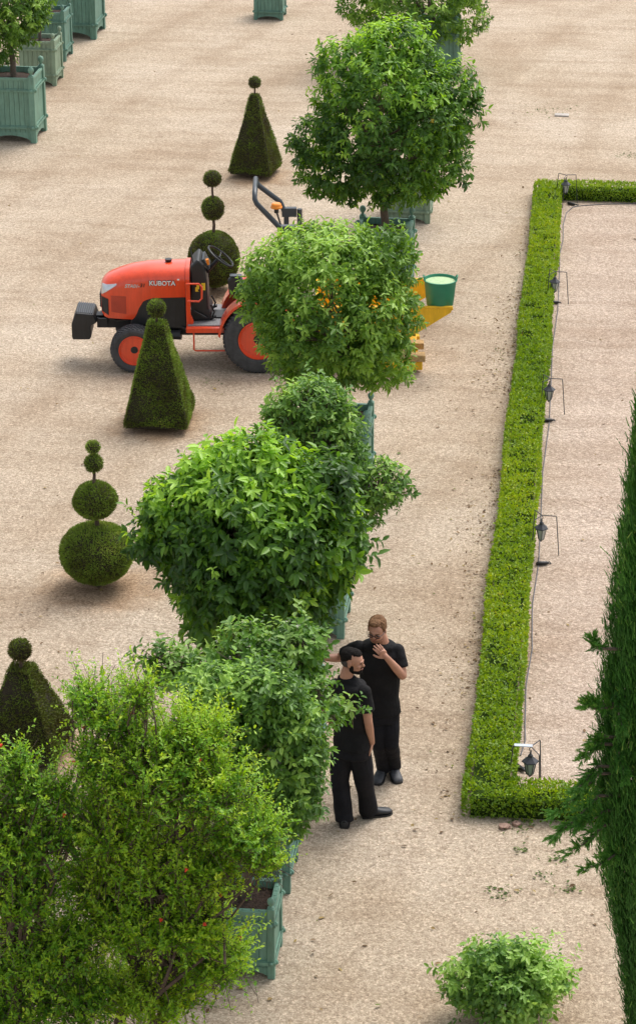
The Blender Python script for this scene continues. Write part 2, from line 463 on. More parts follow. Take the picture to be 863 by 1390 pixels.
def shoots_to_leaves(P, O, per, ln, wd, spread, droop, tint0, tintvar, young=.2, youngbias=.3, step=.016):
    n = len(P)
    up = O[:, 2]
    cl = snoise(P, 6.5, 6)
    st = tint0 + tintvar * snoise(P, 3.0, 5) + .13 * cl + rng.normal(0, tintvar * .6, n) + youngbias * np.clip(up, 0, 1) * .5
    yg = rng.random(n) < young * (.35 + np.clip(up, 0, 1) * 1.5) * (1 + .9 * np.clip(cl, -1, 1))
    st = st + yg * rng.uniform(.3, .6, n)
    ax = unit(O + np.array([0, 0, .25]) + rng.normal(0, .35, (n, 3)))
    ref = rnd_dirs(n); u = unit(np.cross(ax, ref)); w = np.cross(ax, u)
    Lp, La, Ln_, Tn, LL, WW = [], [], [], [], [], []
    ph = rng.uniform(0, 6.3, n)
    sz = rng.uniform(.6, 1.25, n)
    for j in range(per):
        a = ph + j * 2.4 + rng.normal(0, .25, n)
        rad = u * np.cos(a)[:, None] + w * np.sin(a)[:, None]
        t = j / max(1, per - 1)
        d = unit(ax * (.15 + .75 * t) + rad * spread + np.array([0, 0, -droop * (1.15 - .6 * t)]) + rng.normal(0, .12, (n, 3)))
        Lp.append(P + ax * (j * step)); La.append(d)
        Ln_.append(unit(ax * .9 + np.array([0, 0, .9]) + rng.normal(0, .3, (n, 3))))
        Tn.append(np.clip(st + rng.normal(0, .07, n) + .06 * t, 0, 1))
        s = sz * rng.uniform(.7, 1.2, n)
        LL.append(ln * s); WW.append(wd * s)
    return map(np.concatenate, (Lp, La, Ln_, LL, WW, Tn))

def wig(a, b, k=.06, n=6, seed=0):
    q = random.Random(seed); a = Vector(a); b = Vector(b); L_ = (b - a).length; out = []
    for i in range(n + 1):
        t = i / n; e = math.sin(math.pi * t) * k * L_
        out.append(a.lerp(b, t) + Vector((q.uniform(-e, e), q.uniform(-e, e), q.uniform(-e, e) * .5)))
    return out
def limb_mesh(mb, start, targets, r, seed=0):
    q = random.Random(seed)
    for i, t in enumerate(targets):
        pts = wig(start, t, .12, 6, seed + i)
        mb.tube(pts, [r * (1 - .8 * j / 6) for j in range(7)], 6)
        for s in range(2):
            a = pts[3 + s]; e = Vector(t) + Vector((q.uniform(-.13, .13), q.uniform(-.13, .13), q.uniform(-.1, .10)))
            mb.tube(wig(a, e, .12, 4, seed + i * 7 + s), [r * .4, r * .33, r * .25, r * .18, r * .1], 5)

def make_tree(base, soil_z, main, mkey, nsh, per, ln, wd, label, cat='orange tree', name='orange_tree', lob=14, lk=.5, extra=(), droop=.55, spread=.9,
              t0=.30, tv=.20, young=.22, trunk_r=.04, jit=.10, fruits=0, blossoms=0, twigs=False, group='clipped citrus trees growing in the green tubs', seed=1, low=-.6, bark='bark', lean=(0, 0)):
    """base: ground point; main=(centre xyz, radii) of the crown in world space; extra lobes the same way"""
    b = Vector(base)
    root = thing(name, (b.x, b.y, soil_z), label, cat, group)
    o = np.array([b.x, b.y, soil_z])
    c, r = main
    c = np.array(c) - o
    lobes = lobes_of(c, r, lob, lk, seed, low) + [(np.array(e[0]) - o, np.array(e[1])) for e in extra]
    P, O = sample_lobes(lobes, nsh, jit)
    A = list(shoots_to_leaves(P, O, per, ln, wd, spread, droop, t0, tv, young))
    # a thinner inner layer of darker leaves keeps the heart of the crown from being hollow
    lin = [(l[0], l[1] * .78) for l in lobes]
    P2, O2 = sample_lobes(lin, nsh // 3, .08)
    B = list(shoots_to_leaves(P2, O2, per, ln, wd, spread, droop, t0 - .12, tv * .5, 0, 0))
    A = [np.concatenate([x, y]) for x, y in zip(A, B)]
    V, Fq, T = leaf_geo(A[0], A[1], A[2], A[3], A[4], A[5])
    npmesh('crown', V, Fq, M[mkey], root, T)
    tb = MB()
    fork = Vector((c[0] * .5 + lean[0], c[1] * .5 + lean[1], max(.25, c[2] - r[2] * .55)))
    pts = wig((0, 0, -.04), fork, .03, 6, seed)
    tb.tube(pts, [trunk_r * (1.15 - .35 * j / 6) for j in range(7)], 10)
    tb.build('trunk', M[bark], root, True)
    lm = MB()
    q = random.Random(seed)
    tg = [Vector(l[0]) + Vector((q.uniform(-.08, .08), q.uniform(-.08, .08), .05)) for l in lobes[1:]]
    q.shuffle(tg); tg = tg[:9]
    limb_mesh(lm, fork - Vector((0, 0, .05)), tg, trunk_r * .55, seed)
    for ie, e in enumerate(extra):
        lm.tube(wig(fork, Vector(np.array(e[0]) - o), .08, 6, seed + ie), [trunk_r * .4 * (1 - .85 * j / 6) for j in range(7)], 6)
    lo = lm.build('branches', M[bark], root, True)
    if twigs:
        V, Fq = stick_geo(P - O * .16 - np.array([0, 0, .05]), P + O * .05, .0045, .0025)
        npmesh('twigs', V, Fq, M[bark], lo)
    if fruits:
        for k in rng.choice(len(P), fruits, replace=False):
            p = P[k] + O[k] * .03
            f = MB().ell((0, 0, 0), (.033, .033, .036), 10, 8).build('fruit', M['fruit'], root, True)
            f.location = p
    if blossoms:
        k = rng.choice(len(P), blossoms, replace=False)
        pp = P[k] + O[k] * .06
        n = blossoms * 5
        PP = np.repeat(pp, 5, 0); D = unit(np.repeat(O[k], 5, 0) * .5 + rnd_dirs(n))
        V, Fq, T = blade_geo(PP, D, rnd_dirs(n), .022, .012, np.zeros(n))
        tag(npmesh('blossoms', V, Fq, M['blossom'], root), kind='stuff')
    return root

# ------------------------------------------------------------------ tubs
def make_tub(px, py, W, Hh, mk, label, rz=0.0, group='green wooden tubs standing on the gravel'):
    """px, py: photo position of the foot of the tub's near right corner"""
    g = G(px, py)
    c = g + Vector((-W / 2, W / 2, 0))
    root = thing('planter_tub', (c.x, c.y, 0), label, 'planter', group, rz)
    m = M[mk]; p = W * .115; w = W / 2; leg = Hh * .13
    for sx in (-1, 1):
        for sy in (-1, 1):
            x, y = sx * (w - p / 2), sy * (w - p / 2)
            po = MB().box((x, y, Hh / 2 + .01), (p, p, Hh + .02)).build('post', m, root, bevel=.006)
            f = W * .052
            MB().lathe([(f * .9, 0), (f * .9, f * .35), (f * .45, f * .6), (f * .5, f * .9), (f * .95, f * 1.5), (f * 1.15, f * 2.2), (f * 1.0, f * 2.9), (f * .55, f * 3.4), (.001, f * 3.6)],
                       (x, y, Hh + .02), 12).build('finial', m, po, 60)
    for k in range(4):
        a = k * math.pi / 2; ca, sa = math.cos(a), math.sin(a)
        mb = MB(); n = max(6, int(round(W / .11)))
        L_ = W - 2 * p
        def put(u0, u1, v0, v1, z0, z1, arch=None):
            vs = []
            for z in (z0, z1):
                for v in (v0, v1):
                    for u in (u0, u1): vs.append((u * ca - v * sa, u * sa + v * ca, z))
            mb.add(vs, [(0, 2, 3, 1), (4, 5, 7, 6), (0, 1, 5, 4), (2, 6, 7, 3), (0, 4, 6, 2), (1, 3, 7, 5)])
        ins = -w + p * .30
        for j in range(n):
            u0 = -L_ / 2 + L_ * j / n; u1 = u0 + L_ / n
            put(u0 + .003, u1 - .003, ins, ins + .02 + .002 * (j % 2), leg, Hh - .01)
        put(-L_ / 2, L_ / 2, ins + .022, ins + .035, leg + .001, Hh - .012)
        pn = mb.build('side_panel', m, root)
        for z, hgt in ((Hh - .035, .045), (Hh * .80, Hh * .055), (Hh * .235, Hh * .055)):
            mb = MB(); put(-L_ / 2 + .001, L_ / 2 - .001, ins - .014, ins + .004, z - hgt / 2, z + hgt / 2)
            mb.build('rail', m, pn, bevel=.003)
        # the two hinge bars with knobs at their ends
        for z in (Hh * .80, Hh * .235):
            hb = MB(); mb = hb
            put(-w - .012, w + .012, -w - .010, -w - .001, z - .014, z + .014)
            for e in (-1, 1):
                u, v = e * (w - p / 2), -w - .012
                hb.ell((u * ca - v * sa, u * sa + v * ca, z), (p * .30, p * .30, p * .36), 8, 6)
            hb.build('hinge_bar', m, pn, 50)
        ab = MB()      # arched apron between the feet
        pr = [(-L_ / 2, leg + Hh * .03), (-L_ / 2, leg * .25)]
        for j in range(7):
            t = j / 6; pr.append((-L_ / 2 + L_ * (.10 + .8 * t), leg * (.35 + .5 * math.sin(math.pi * (.12 + .76 * t)))))
        pr += [(L_ / 2, leg * .25), (L_ / 2, leg + Hh * .03)]
        vs = [(u * ca - v * sa, u * sa + v * ca, z) for v in (ins - .004, ins + .016) for u, z in pr]
        q = len(pr)
        ab.add(vs, [tuple(range(q)), tuple(range(q, 2 * q))[::-1]] + [(i, q + i, q + (i + 1) % q, (i + 1) % q) for i in range(q)])
        ab.build('apron', m, pn)
    s = w - p * .3 - .036
    n = 14; vs = []; fs = []
    for j in range(n + 1):
        for i in range(n + 1):
            u = -s + 2 * s * i / n; v = -s + 2 * s * j / n
            vs.append((u, v, Hh - .10 * W - .03 + random.uniform(-.012, .012) + .03 * math.exp(-(u * u + v * v) / (.1 * W))))
    fs = [(j * (n + 1) + i, j * (n + 1) + i + 1, (j + 1) * (n + 1) + i + 1, (j + 1) * (n + 1) + i) for j in range(n) for i in range(n)]
    MB().add(vs, fs).build('soil', M['soil'], root, 80)
    return root, c, Hh - .10 * W - .01

def lobe(base, px, py, rx, ry, d=0.0, ry_d=None):
    """ellipsoid covering rx by ry photo pixels, standing in the upright plane through base"""
    c = AT(px, py, base, d)
    z = (c - EYE).dot(FW); s = CF / z
    el = math.asin(-(c - EYE).normalized().z)
    a = rx / s
    dep = a if ry_d is None else ry_d
    v = ry / s
    rz = math.sqrt(max((v * v - (dep * math.sin(el)) ** 2), (.3 * v) ** 2)) / math.cos(el)
    return (np.array(c), np.array((a, dep, rz)))

TUBS = [  # x, y, width, height, paint, label
    (50, 195, .92, 1.17, 'tub', 'big blue-green tub at the left edge with two acorn knobs in view'),
    (77, 117, .70, .86, 'tub_pale', 'small faded grey-green tub behind the big tub at the left edge'),
    (90, 84, .72, .98, 'tub_deep', 'narrow blue-green tub tucked between the faded tub and the widest tub'),
    (131, 54, 1.05, 1.25, 'tub_deep', 'widest green tub at the top left of the gravel, its rim cut by the picture'),
    (384, 28, .62, .74, 'tub_deep', 'distant green tub alone at the top of the picture'),
    (583, 304, .74, .80, 'tub_pale', 'pale green tub just behind the round orange tree trunk'),
    (556, 405, .82, .98, 'tub', 'green tub above the yellow hopper with the bare trunk rising from it'),
    (500, 664, .68, .86, 'tub', 'green tub half hidden by foliage, nearest tub in front of the tractor'),
    (467, 868, .72, .90, 'tub', 'green tub under the large glossy orange tree, beside the man with glasses'),
    (431, 1050, .62, .84, 'tub', 'green tub at the left elbow of the bearded man, under the lemon branches'),
    (394, 1214, .60, .88, 'tub_deep', 'green tub beyond the closest tub, its grey foot standing on gravel'),
    (373, 1330, .54, .66, 'tub', 'closest green tub with dark bare soil and a round knob'),
]
tubs = [make_tub(*t) for t in TUBS]

big = dict(mkey='citrus', per=8, ln=.115, wd=.046)
# T7: round tree with the bare trunk
_, c, sz = tubs[6]
make_tree(c, sz, lobe(c, 526, 160, 96, 112), 'citrus', 2400, 8, .094, .038, 'tall round orange tree with a bare trunk, behind the clipped tree beside the tractor',
          extra=[lobe(c, 432, 190, 34, 30), lobe(c, 455, 230, 45, 32), lobe(c, 612, 130, 34, 42), lobe(c, 590, 215, 40, 40), lobe(c, 535, 62, 46, 28), lobe(c, 470, 90, 38, 34)], seed=3, t0=.27, young=.30, low=-.7, fruits=1, trunk_r=.055, droop=.7)
# T2: beside the tractor
_, c, sz = tubs[7]
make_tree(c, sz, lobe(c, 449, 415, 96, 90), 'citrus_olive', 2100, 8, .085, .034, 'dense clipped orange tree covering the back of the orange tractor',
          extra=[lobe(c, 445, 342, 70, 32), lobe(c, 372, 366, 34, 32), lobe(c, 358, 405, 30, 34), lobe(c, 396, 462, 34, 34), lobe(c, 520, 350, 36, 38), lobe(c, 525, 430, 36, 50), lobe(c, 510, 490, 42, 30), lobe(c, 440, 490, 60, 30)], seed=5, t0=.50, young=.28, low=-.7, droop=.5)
# T3: looser grey-green shrub with the long right branch
_, c, sz = tubs[8]
make_tree(c, sz, lobe(c, 428, 605, 56, 76, .1), 'citrus_grey', 1300, 7, .074, .032, 'loose grey-green citrus tree with a long branch reaching right over the gravel',
          extra=[lobe(c, 395, 560, 30, 28), lobe(c, 425, 545, 36, 22), lobe(c, 515, 655, 34, 24), lobe(c, 485, 690, 26, 24), lobe(c, 470, 640, 26, 22), lobe(c, 452, 572, 22, 26)], seed=8, t0=.38, young=.15, twigs=True, droop=.45)
# T1: the large glossy tree
_, c, sz = tubs[9]
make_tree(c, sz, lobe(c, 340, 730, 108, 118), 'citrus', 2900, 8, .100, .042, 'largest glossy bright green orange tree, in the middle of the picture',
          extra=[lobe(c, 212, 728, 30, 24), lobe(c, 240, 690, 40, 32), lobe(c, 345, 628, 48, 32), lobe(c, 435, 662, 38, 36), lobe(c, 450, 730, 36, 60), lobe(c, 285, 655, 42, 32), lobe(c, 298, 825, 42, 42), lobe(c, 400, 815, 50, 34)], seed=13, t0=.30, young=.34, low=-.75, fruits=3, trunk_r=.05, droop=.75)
# T4: airy lemon tree
_, c, sz = tubs[10]
make_tree(c, sz, lobe(c, 388, 925, 52, 58, -.05), 'lemon', 820, 7, .068, .034, 'airy light green lemon tree whose branch crosses the bearded man', 'lemon tree', 'lemon_tree',
          extra=[lobe(c, 340, 880, 42, 28), lobe(c, 285, 912, 46, 26), lobe(c, 238, 905, 30, 22), lobe(c, 214, 890, 16, 14), lobe(c, 432, 942, 16, 12, -.45), lobe(c, 454, 958, 14, 9, -.55), lobe(c, 478, 962, 12, 8, -.55), lobe(c, 448, 972, 12, 9, -.5), lobe(c, 405, 872, 34, 24)],
          seed=21, t0=.36, young=.30, blossoms=130, twigs=True, jit=.16, droop=.45, lob=9)
# T5: dense dull green
_, c, sz = tubs[11]
make_tree(c, sz, lobe(c, 352, 1030, 72, 95, .1), 'citrus_grey', 1600, 8, .070, .031, 'dense mid green citrus tree left of the bearded man, behind the pomegranate',
          extra=[lobe(c, 290, 945, 40, 30), lobe(c, 350, 935, 46, 28), lobe(c, 400, 1000, 30, 50), lobe(c, 385, 1090, 32, 36)], seed=31, t0=.42, young=.15, droop=.6)
# T8 and the one behind T7
_, c, sz = tubs[5]
make_tree(c, sz, lobe(c, 560, 150, 55, 65), 'citrus', 500, 7, .10, .042, 'small orange tree mostly hidden by the tall round orange tree', seed=41, fruits=0, trunk_r=.03)
r0, c8, sz8 = make_tub(621, 100, .80, .95, 'tub', 'green tub hidden under the topmost orange tree, only a corner showing')
make_tree(c8, sz8, lobe(c8, 562, -22, 92, 62), 'citrus_olive', 1300, 7, .10, .042, 'orange tree at the top edge of the picture, above the tall round one',
          extra=[lobe(c8, 490, 5, 32, 20), lobe(c8, 628, 25, 32, 28), lobe(c8, 560, 30, 70, 26)], seed=44, t0=.40, young=.2, low=-.8)
# left row
_, c, sz = tubs[0]
make_tree(c, sz, lobe(c, 5, 8, 56, 50), 'citrus_olive', 800, 8, .09, .038, 'orange tree in the big tub at the left edge', seed=51, t0=.33, low=-.8, extra=[lobe(c, -5, 60, 24, 24)], trunk_r=.05)
_, c, sz = tubs[1]
make_tree(c, sz, lobe(c, 42, -30, 34, 38), 'citrus', 400, 7, .09, .038, 'small orange tree behind the left edge tree, its crown cut by the picture', seed=52, trunk_r=.03)
_, c, sz = tubs[2]
make_tree(c, sz, lobe(c, 66, -70, 40, 45), 'citrus', 350, 7, .09, .038, 'slim grey trunk rising from the narrow tub at the top left', seed=53, trunk_r=.035)

# ------------------------------------------------------------------ pomegranates and other shrubs
def make_pome(base, lobes, nsh, label, seed, t0=.42, flowers=9, per=22, group='pomegranate trees in the foreground', sl=.34, stems=((0, 0),)):
    b = Vector(base); o = np.array(b)
    root = thing('pomegranate_tree', b, label, 'pomegranate tree', group)
    lobes = [(l[0] - o, l[1]) for l in lobes]
    P, O = sample_lobes(lobes, nsh, .16, .55)
    n = len(P)
    ax = unit(O * .75 + np.array([0, 0, .75]) + rng.normal(0, .4, (n, 3)))
    P0 = P - ax * sl * .6
    bend = unit(rng.normal(0, 1, (n, 3)) + np.array([0, 0, -.5])) * .22
    ln = sl * rng.uniform(.5, 1.35, n)
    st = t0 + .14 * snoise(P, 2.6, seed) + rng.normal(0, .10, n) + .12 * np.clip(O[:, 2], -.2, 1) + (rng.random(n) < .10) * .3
    ref = rnd_dirs(n); u = unit(np.cross(ax, ref)); w = np.cross(ax, u)
    LP, LA, LN, LT, LS = [], [], [], [], []
    for j in range(per):
        t = (j + rng.uniform(0, 1, n)) / per
        pos = P0 + ax * (ln * t)[:, None] + bend * (ln * t * t)[:, None]
        a = rng.uniform(0, 6.3, n)
        rad = u * np.cos(a)[:, None] + w * np.sin(a)[:, None]
        LP.append(pos); LA.append(unit(ax * .7 + rad * .9 + rng.normal(0, .15, (n, 3))))
        LN.append(unit(ax * .4 + np.array([0, 0, 1.]) + rng.normal(0, .4, (n, 3))))
        LT.append(np.clip(st + rng.normal(0, .08, n) + .16 * t - .05, 0, 1)); LS.append(rng.uniform(.7, 1.3, n) * (1 - .35 * t))
    LP, LA, LN, LT, LS = map(np.concatenate, (LP, LA, LN, LT, LS))
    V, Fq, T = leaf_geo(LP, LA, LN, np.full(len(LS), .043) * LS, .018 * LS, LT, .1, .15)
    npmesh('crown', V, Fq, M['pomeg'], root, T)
    tr = MB(); br = MB(); q = random.Random(seed)
    for i, (sx, sy) in enumerate(stems):
        top = Vector(lobes[i % len(lobes)][0]) * .8
        top = Vector((top.x, top.y, max(.8, top.z - .2)))
        pts = wig((sx, sy, -.03), top, .07, 8, seed + i)
        tr.tube(pts, [.055 * (1 - .65 * j / 8) for j in range(9)], 8)
        for li, l in enumerate(lobes):
            if li % len(stems) != i: continue
            for s in range(4):
                a = pts[q.randint(3, 7)]
                e = Vector(l[0]) + Vector([q.uniform(-.7, .7) * l[1][k] for k in range(3)])
                br.tube(wig(a, e, .13, 6, seed + li * 5 + s), [.020 * (1 - .8 * j / 6) for j in range(7)], 5)
    tr.build('trunk', M['bark_red'], root, True)
    bo = br.build('branches', M['bark_red'], root, True)
    V, Fq = stick_geo(P0 - ax * .1, P0 + ax * (ln * .8)[:, None] + bend * (ln * .64)[:, None], .0028, .0015)
    npmesh('twigs', V, Fq, M['bark_red'], bo)
    front = np.where((O[:, 1] < .3) & (O[:, 2] > -.3))[0]
    for k in rng.choice(front, flowers, replace=False):
        f = MB()
        for j in range(6):
            a = j * 1.05; d = Vector((math.cos(a), math.sin(a), .8)).normalized()
            f.tube([(0, 0, 0), d * .014, d * .03 + Vector((0, 0, .004))], [.005, .011, .003], 5)
        f.lathe([(.004, -.028), (.010, -.016), (.012, 0)], n=7)
        fo = f.build('flower', M['petal'], root); fo.location = P[k] + ax[k] * .12
        fo.scale = (.62,) * 3; fo.rotation_euler = (q.uniform(-.8, .8), q.uniform(-.8, .8), q.uniform(0, 6))
    return root
b = G(215, 1470)
LB = lambda *a, **k: lobe(b, *a, **k)
make_pome(b, [LB(205, 1040, 70, 60), LB(150, 960, 52, 34, .2), LB(118, 938, 26, 24, .2), LB(262, 990, 46, 40, .1), LB(190, 930, 24, 22), LB(330, 1120, 52, 40), LB(360, 1160, 30, 22, -.1), LB(285, 1060, 55, 50), LB(215, 1150, 85, 60, .1), LB(150, 1110, 60, 50),
              LB(135, 1020, 36, 32, .1), LB(130, 1180, 50, 44, .1), LB(290, 1170, 46, 36), LB(240, 1240, 75, 48), LB(170, 1230, 60, 50), LB(290, 1290, 50, 40), LB(210, 1330, 80, 50, .1)],
          4300, 'largest pomegranate tree with scattered red flowers, in the lower left foreground', 61, .60, 20, stems=((0, 0), (.15, .1), (-.12, .05)))
b = G(20, 1480)
make_pome(b, [LB(38, 1068, 36, 34), LB(22, 1035, 22, 30), LB(84, 1070, 14, 22), LB(20, 1130, 58, 50), LB(75, 1125, 30, 30), LB(30, 1200, 60, 44), LB(-30, 1110, 50, 60), LB(40, 1290, 60, 44), LB(90, 1270, 40, 40), LB(20, 1350, 70, 40), LB(110, 1340, 40, 40)],
          2700, 'greener pomegranate tree at the lower left corner', 67, .48, 3, stems=((0, 0), (.12, -.1)))

# low shrub at the bottom edge
b = G(688, 1385)
make_tree(b, 0.0, lobe(b, 686, 1322, 54, 32), 'citrus_grey', 900, 7, .060, .028, 'low pale green shrub on the gravel at the bottom edge', 'shrub', 'leafy_shrub',
          group=None, t0=.60, young=.35, seed=71, trunk_r=.02, extra=[lobe(b, 636, 1330, 30, 22), lobe(b, 736, 1326, 32, 22), lobe(b, 662, 1296, 26, 16), lobe(b, 708, 1300, 24, 16), lobe(b, 690, 1350, 60, 26)], low=-.9, blossoms=60)

# ------------------------------------------------------------------ clipped yews
def tuft(P, O, t0, seed, n_blade=2, ln=.026, wd=.008):
    n = len(P)
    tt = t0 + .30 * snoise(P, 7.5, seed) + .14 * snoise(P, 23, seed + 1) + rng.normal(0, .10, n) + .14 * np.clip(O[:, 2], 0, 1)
    D = unit(O * .8 + rng.normal(0, .45, (n, 3)) + np.array([0, 0, .25]))
    return blade_geo(P - O * .008, D, unit(O + rng.normal(0, .6, (n, 3))), ln * rng.uniform(.5, 1.25, n), wd * rng.uniform(.8, 1.5, n), np.clip(tt, 0, 1))
def yew_group(name, base, balls, label, pyramid=None, rz=0.0, group=None, seed=0, dens=9000, t0=.42):
    root = thing(name, base, label, 'topiary', group, rz)
    tr = MB(); top = max(b_[0] for b_ in balls)
    tr.tube(wig((0, 0, -.03), (0, 0, top), .01, 10, seed), [.035 * (1 - .6 * j / 10) for j in range(11)], 8)
    tr.build('trunk', M['bark_red'], root, True)
    for i, (z, r, rz_) in enumerate(balls):
        area = 4 * math.pi * ((r * r + 2 * r * rz_) / 3); n = int(area * dens)
        d = rnd_dirs(n); P = d * np.array([r, r, rz_]); O = unit(d / np.array([r, r, rz_]))
        P = P * (1 + .030 * snoise(P / r, 3.6, seed + i) + .015 * snoise(P / r, 9, seed + i + 2))[:, None]
        P[:, 2] = np.maximum(P[:, 2], -rz_ * .88)      # clipped a little flat below
        cb = MB().ell((0, 0, z), (r * .965, r * .965, rz_ * .955), 24, 16)
        cb.v = [(x, y, max(zz, z - rz_ * .86)) for x, y, zz in cb.v]
        co_ = cb.build('clipped_ball', M['yewcore'], root, 80)
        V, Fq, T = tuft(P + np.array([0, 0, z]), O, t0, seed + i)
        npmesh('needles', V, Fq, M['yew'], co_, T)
    if pyramid:
        z0, z1, w0, w1 = pyramid
        mb = MB(); k = 12; vs = []; fs = []
        def prof(t): return w0 + (w1 - w0) * t + .018 * math.sin(math.pi * min(1, t * 1.2)) - (.05 * max(0, .06 - t) / .06)
        for j in range(k + 1):
            t = j / k; h_ = prof(t) / 2 - .012
            for (a, b2) in ((-1, -1), (1, -1), (1, 1), (-1, 1)): vs.append((a * h_, b2 * h_, z0 + (z1 - z0) * t - (.008 if j == k else 0)))
        fs = [(j * 4 + i, j * 4 + (i + 1) % 4, (j + 1) * 4 + (i + 1) % 4, (j + 1) * 4 + i) for j in range(k) for i in range(4)] + [(3, 2, 1, 0), (k * 4, k * 4 + 1, k * 4 + 2, k * 4 + 3)]
        co_ = mb.add(vs, fs).build('clipped_pyramid', M['yewcore'], root)
        n = int(((w0 + w1) / 2 * (z1 - z0) * 4) * dens)
        t = rng.random(n); t = np.where(rng.random(n) < (w0 - w1) / (w0 + w1), t * rng.random(n) ** .3, t)
        t = 1 - np.sqrt(rng.uniform((w1 / w0) ** 2, 1, n)); t = t / (1 - w1 / w0); t = np.clip(t, 0, 1)
        hw = np.array([prof(x) / 2 for x in t]); side = rng.integers(0, 4, n); s = rng.uniform(-1, 1, n)
        L4 = np.array([[0, -1], [1, 0], [0, 1], [-1, 0]])[side]; T4 = np.array([[1, 0], [0, 1], [-1, 0], [0, -1]])[side]
        XY = L4 * hw[:, None] + T4 * (s * hw)[:, None]
        P = np.concatenate([XY, (z0 + (z1 - z0) * t)[:, None]], 1)
        O = unit(np.concatenate([L4, np.full((n, 1), .28)], 1))
        P = P + O * (.014 * snoise(P, 5, seed + 8) + .009 * snoise(P, 14, seed + 9))[:, None]
        P[:, 2] += .03 * np.cos(s * math.pi / 2) * (t < .05)      # ragged, slightly arched hem
        m2 = int(w1 * w1 * dens); Pt = np.concatenate([rng.uniform(-w1 / 2, w1 / 2, (m2, 2)), np.full((m2, 1), z1)], 1)
        P = np.concatenate([P, Pt]); O = np.concatenate([O, np.tile([[0, 0, 1.]], (m2, 1))])
        V, Fq, T = tuft(P, O, t0, seed + 20)
        npmesh('needles', V, Fq, M['yew'], co_, T)
    return root
PG = 'clipped yew pyramids with a ball on top'; BG = 'yews clipped into stacked balls'
def ground_z(base, py):     # height above base seen at photo row py on base's vertical
    return AT(431.5, py, base).z
b = G(347, 236)
yew_group('yew_pyramid', b, [(ground_z(b, 112), .100, .10)], 'far yew pyramid topped by a ball, behind the tractor roll bar', (.07, ground_z(b, 128), .76, .13), R(-9), PG, 81, 7000, .34)
b = G(217, 574)
yew_group('yew_pyramid', b, [(ground_z(b, 418.5), .115, .115)], 'yew pyramid topped by a ball, in front of the tractor front wheel', (.07, ground_z(b, 437), .84, .20), R(3), PG, 83, 9500, .46)
b = G(35, 1022)
yew_group('yew_pyramid', b, [(ground_z(b, 882), .105, .105)], 'nearest yew pyramid topped by a ball, at the left edge beside the pomegranate', (.07, ground_z(b, 905), .84, .22), R(-3), PG, 85, 11000, .30)
b = G(134, 795)
gz = lambda y: ground_z(b, y)
yew_group('yew_ball_stack', b, [(gz(750), .405, .335), (gz(679), .236, .205), (gz(629), .096, .10), (gz(607), .073, .072)], 'yew clipped into four stacked balls, standing free on the gravel at left', None, 0, BG, 87, 11000, .56)
b = G(291, 392)
yew_group('yew_ball_stack', b, [(gz(352), .375, .42), (gz(283), .165, .175), (gz(243), .125, .12)], 'yew clipped into stacked balls, rising behind the tractor steering wheel', None, 0, BG, 89, 7000, .34)

# ------------------------------------------------------------------ box hedge
hx0, hx1 = -.880, -.475
hy0, hy1 = 20.13, 40.16
hh = .25
hedge = thing('box_hedge', (hx0, hy0, 0), 'low bright green box hedge clipped into an L around the raked gravel', 'hedge')
ho = np.array([hx0, hy0, 0.])
runs = [((hx0, hy0), (hx1, hy1)), ((hx1, hy0), (6.0, hy0 + .34)), ((hx1, hy1 - .36), (6.0, hy1))]
cm = MB()
for i, (a, b2) in enumerate(runs):
    e = .035
    cm.span((a[0] + (e if i == 0 else -.03) - hx0, a[1] + e + i * .003 - hy0, 0), (b2[0] - e - hx0, b2[1] - e - i * .003 - hy0, hh - .075 - i * .004))
core = cm.build('stems', M['boxcore'], hedge)
HP, HO = [], []
for i, (a, b2) in enumerate(runs):
    lx, ly = b2[0] - a[0], b2[1] - a[1]
    dens = 4200
    n = int(lx * ly * dens)
    top = np.stack([rng.uniform(a[0], b2[0], n), rng.uniform(a[1], b2[1], n), np.full(n, hh)], 1)
    HP.append(top); HO.append(np.tile([[0, 0, 1.]], (n, 1)))
    for ax_, val, sg, L_ in ((0, a[0], -1, ly), (0, b2[0], 1, ly), (1, a[1], -1, lx), (1, b2[1], 1, lx)):
        if i and ax_ == 0: continue
        n = int(L_ * hh * dens * .85)
        p = np.zeros((n, 3)); p[:, ax_] = val; p[:, 1 - ax_] = rng.uniform(a[1 - ax_], b2[1 - ax_], n); p[:, 2] = hh * (1 - rng.random(n) ** 1.3)
        o_ = np.zeros((n, 3)); o_[:, ax_] = sg
        HP.append(p); HO.append(o_)
HP = np.concatenate(HP); HO = np.concatenate(HO)
bump = snoise(HP, 16, 3) * .6 + snoise(HP, 37, 4) * .5
gap = snoise(HP * np.array([2.2, 1, 1]), 5.0, 8) + .5 * snoise(HP, 19, 9)
top = HO[:, 2] > .5
low_ = (HO[:, 2] < .5) & (HP[:, 2] < .07 + .04 * snoise(HP, 6, 33))
keep = ~(low_ & (rng.random(len(HP)) < .2)) & ~((bump < -.5) & (rng.random(len(HP)) < .8)) & ~((gap > .80) & top & (rng.random(len(HP)) < .8))
HP, HO, bump = HP[keep], HO[keep], bump[keep]
HP = HP + HO * (bump * .016 + rng.normal(0, .008, len(HP)))[:, None]
HP[:, 0] += .020 * snoise(HP, 1.7, 12) + .012 * snoise(HP, 6, 17) * (1 - .4 * HO[:, 2])
lowf = np.clip((21.5 - HP[:, 1]) / 1.5, 0, 1) * (HO[:, 2] < .5)
HP += HO * (lowf * .025 * snoise(HP, 5, 21))[:, None]
HP[:, 2] += .020 * snoise(HP, 2.0, 13) + .012 * snoise(HP, 9, 14)
n = len(HP)
D = unit(HO * .6 + rng.normal(0, .7, (n, 3)) + np.array([0, 0, .15]))
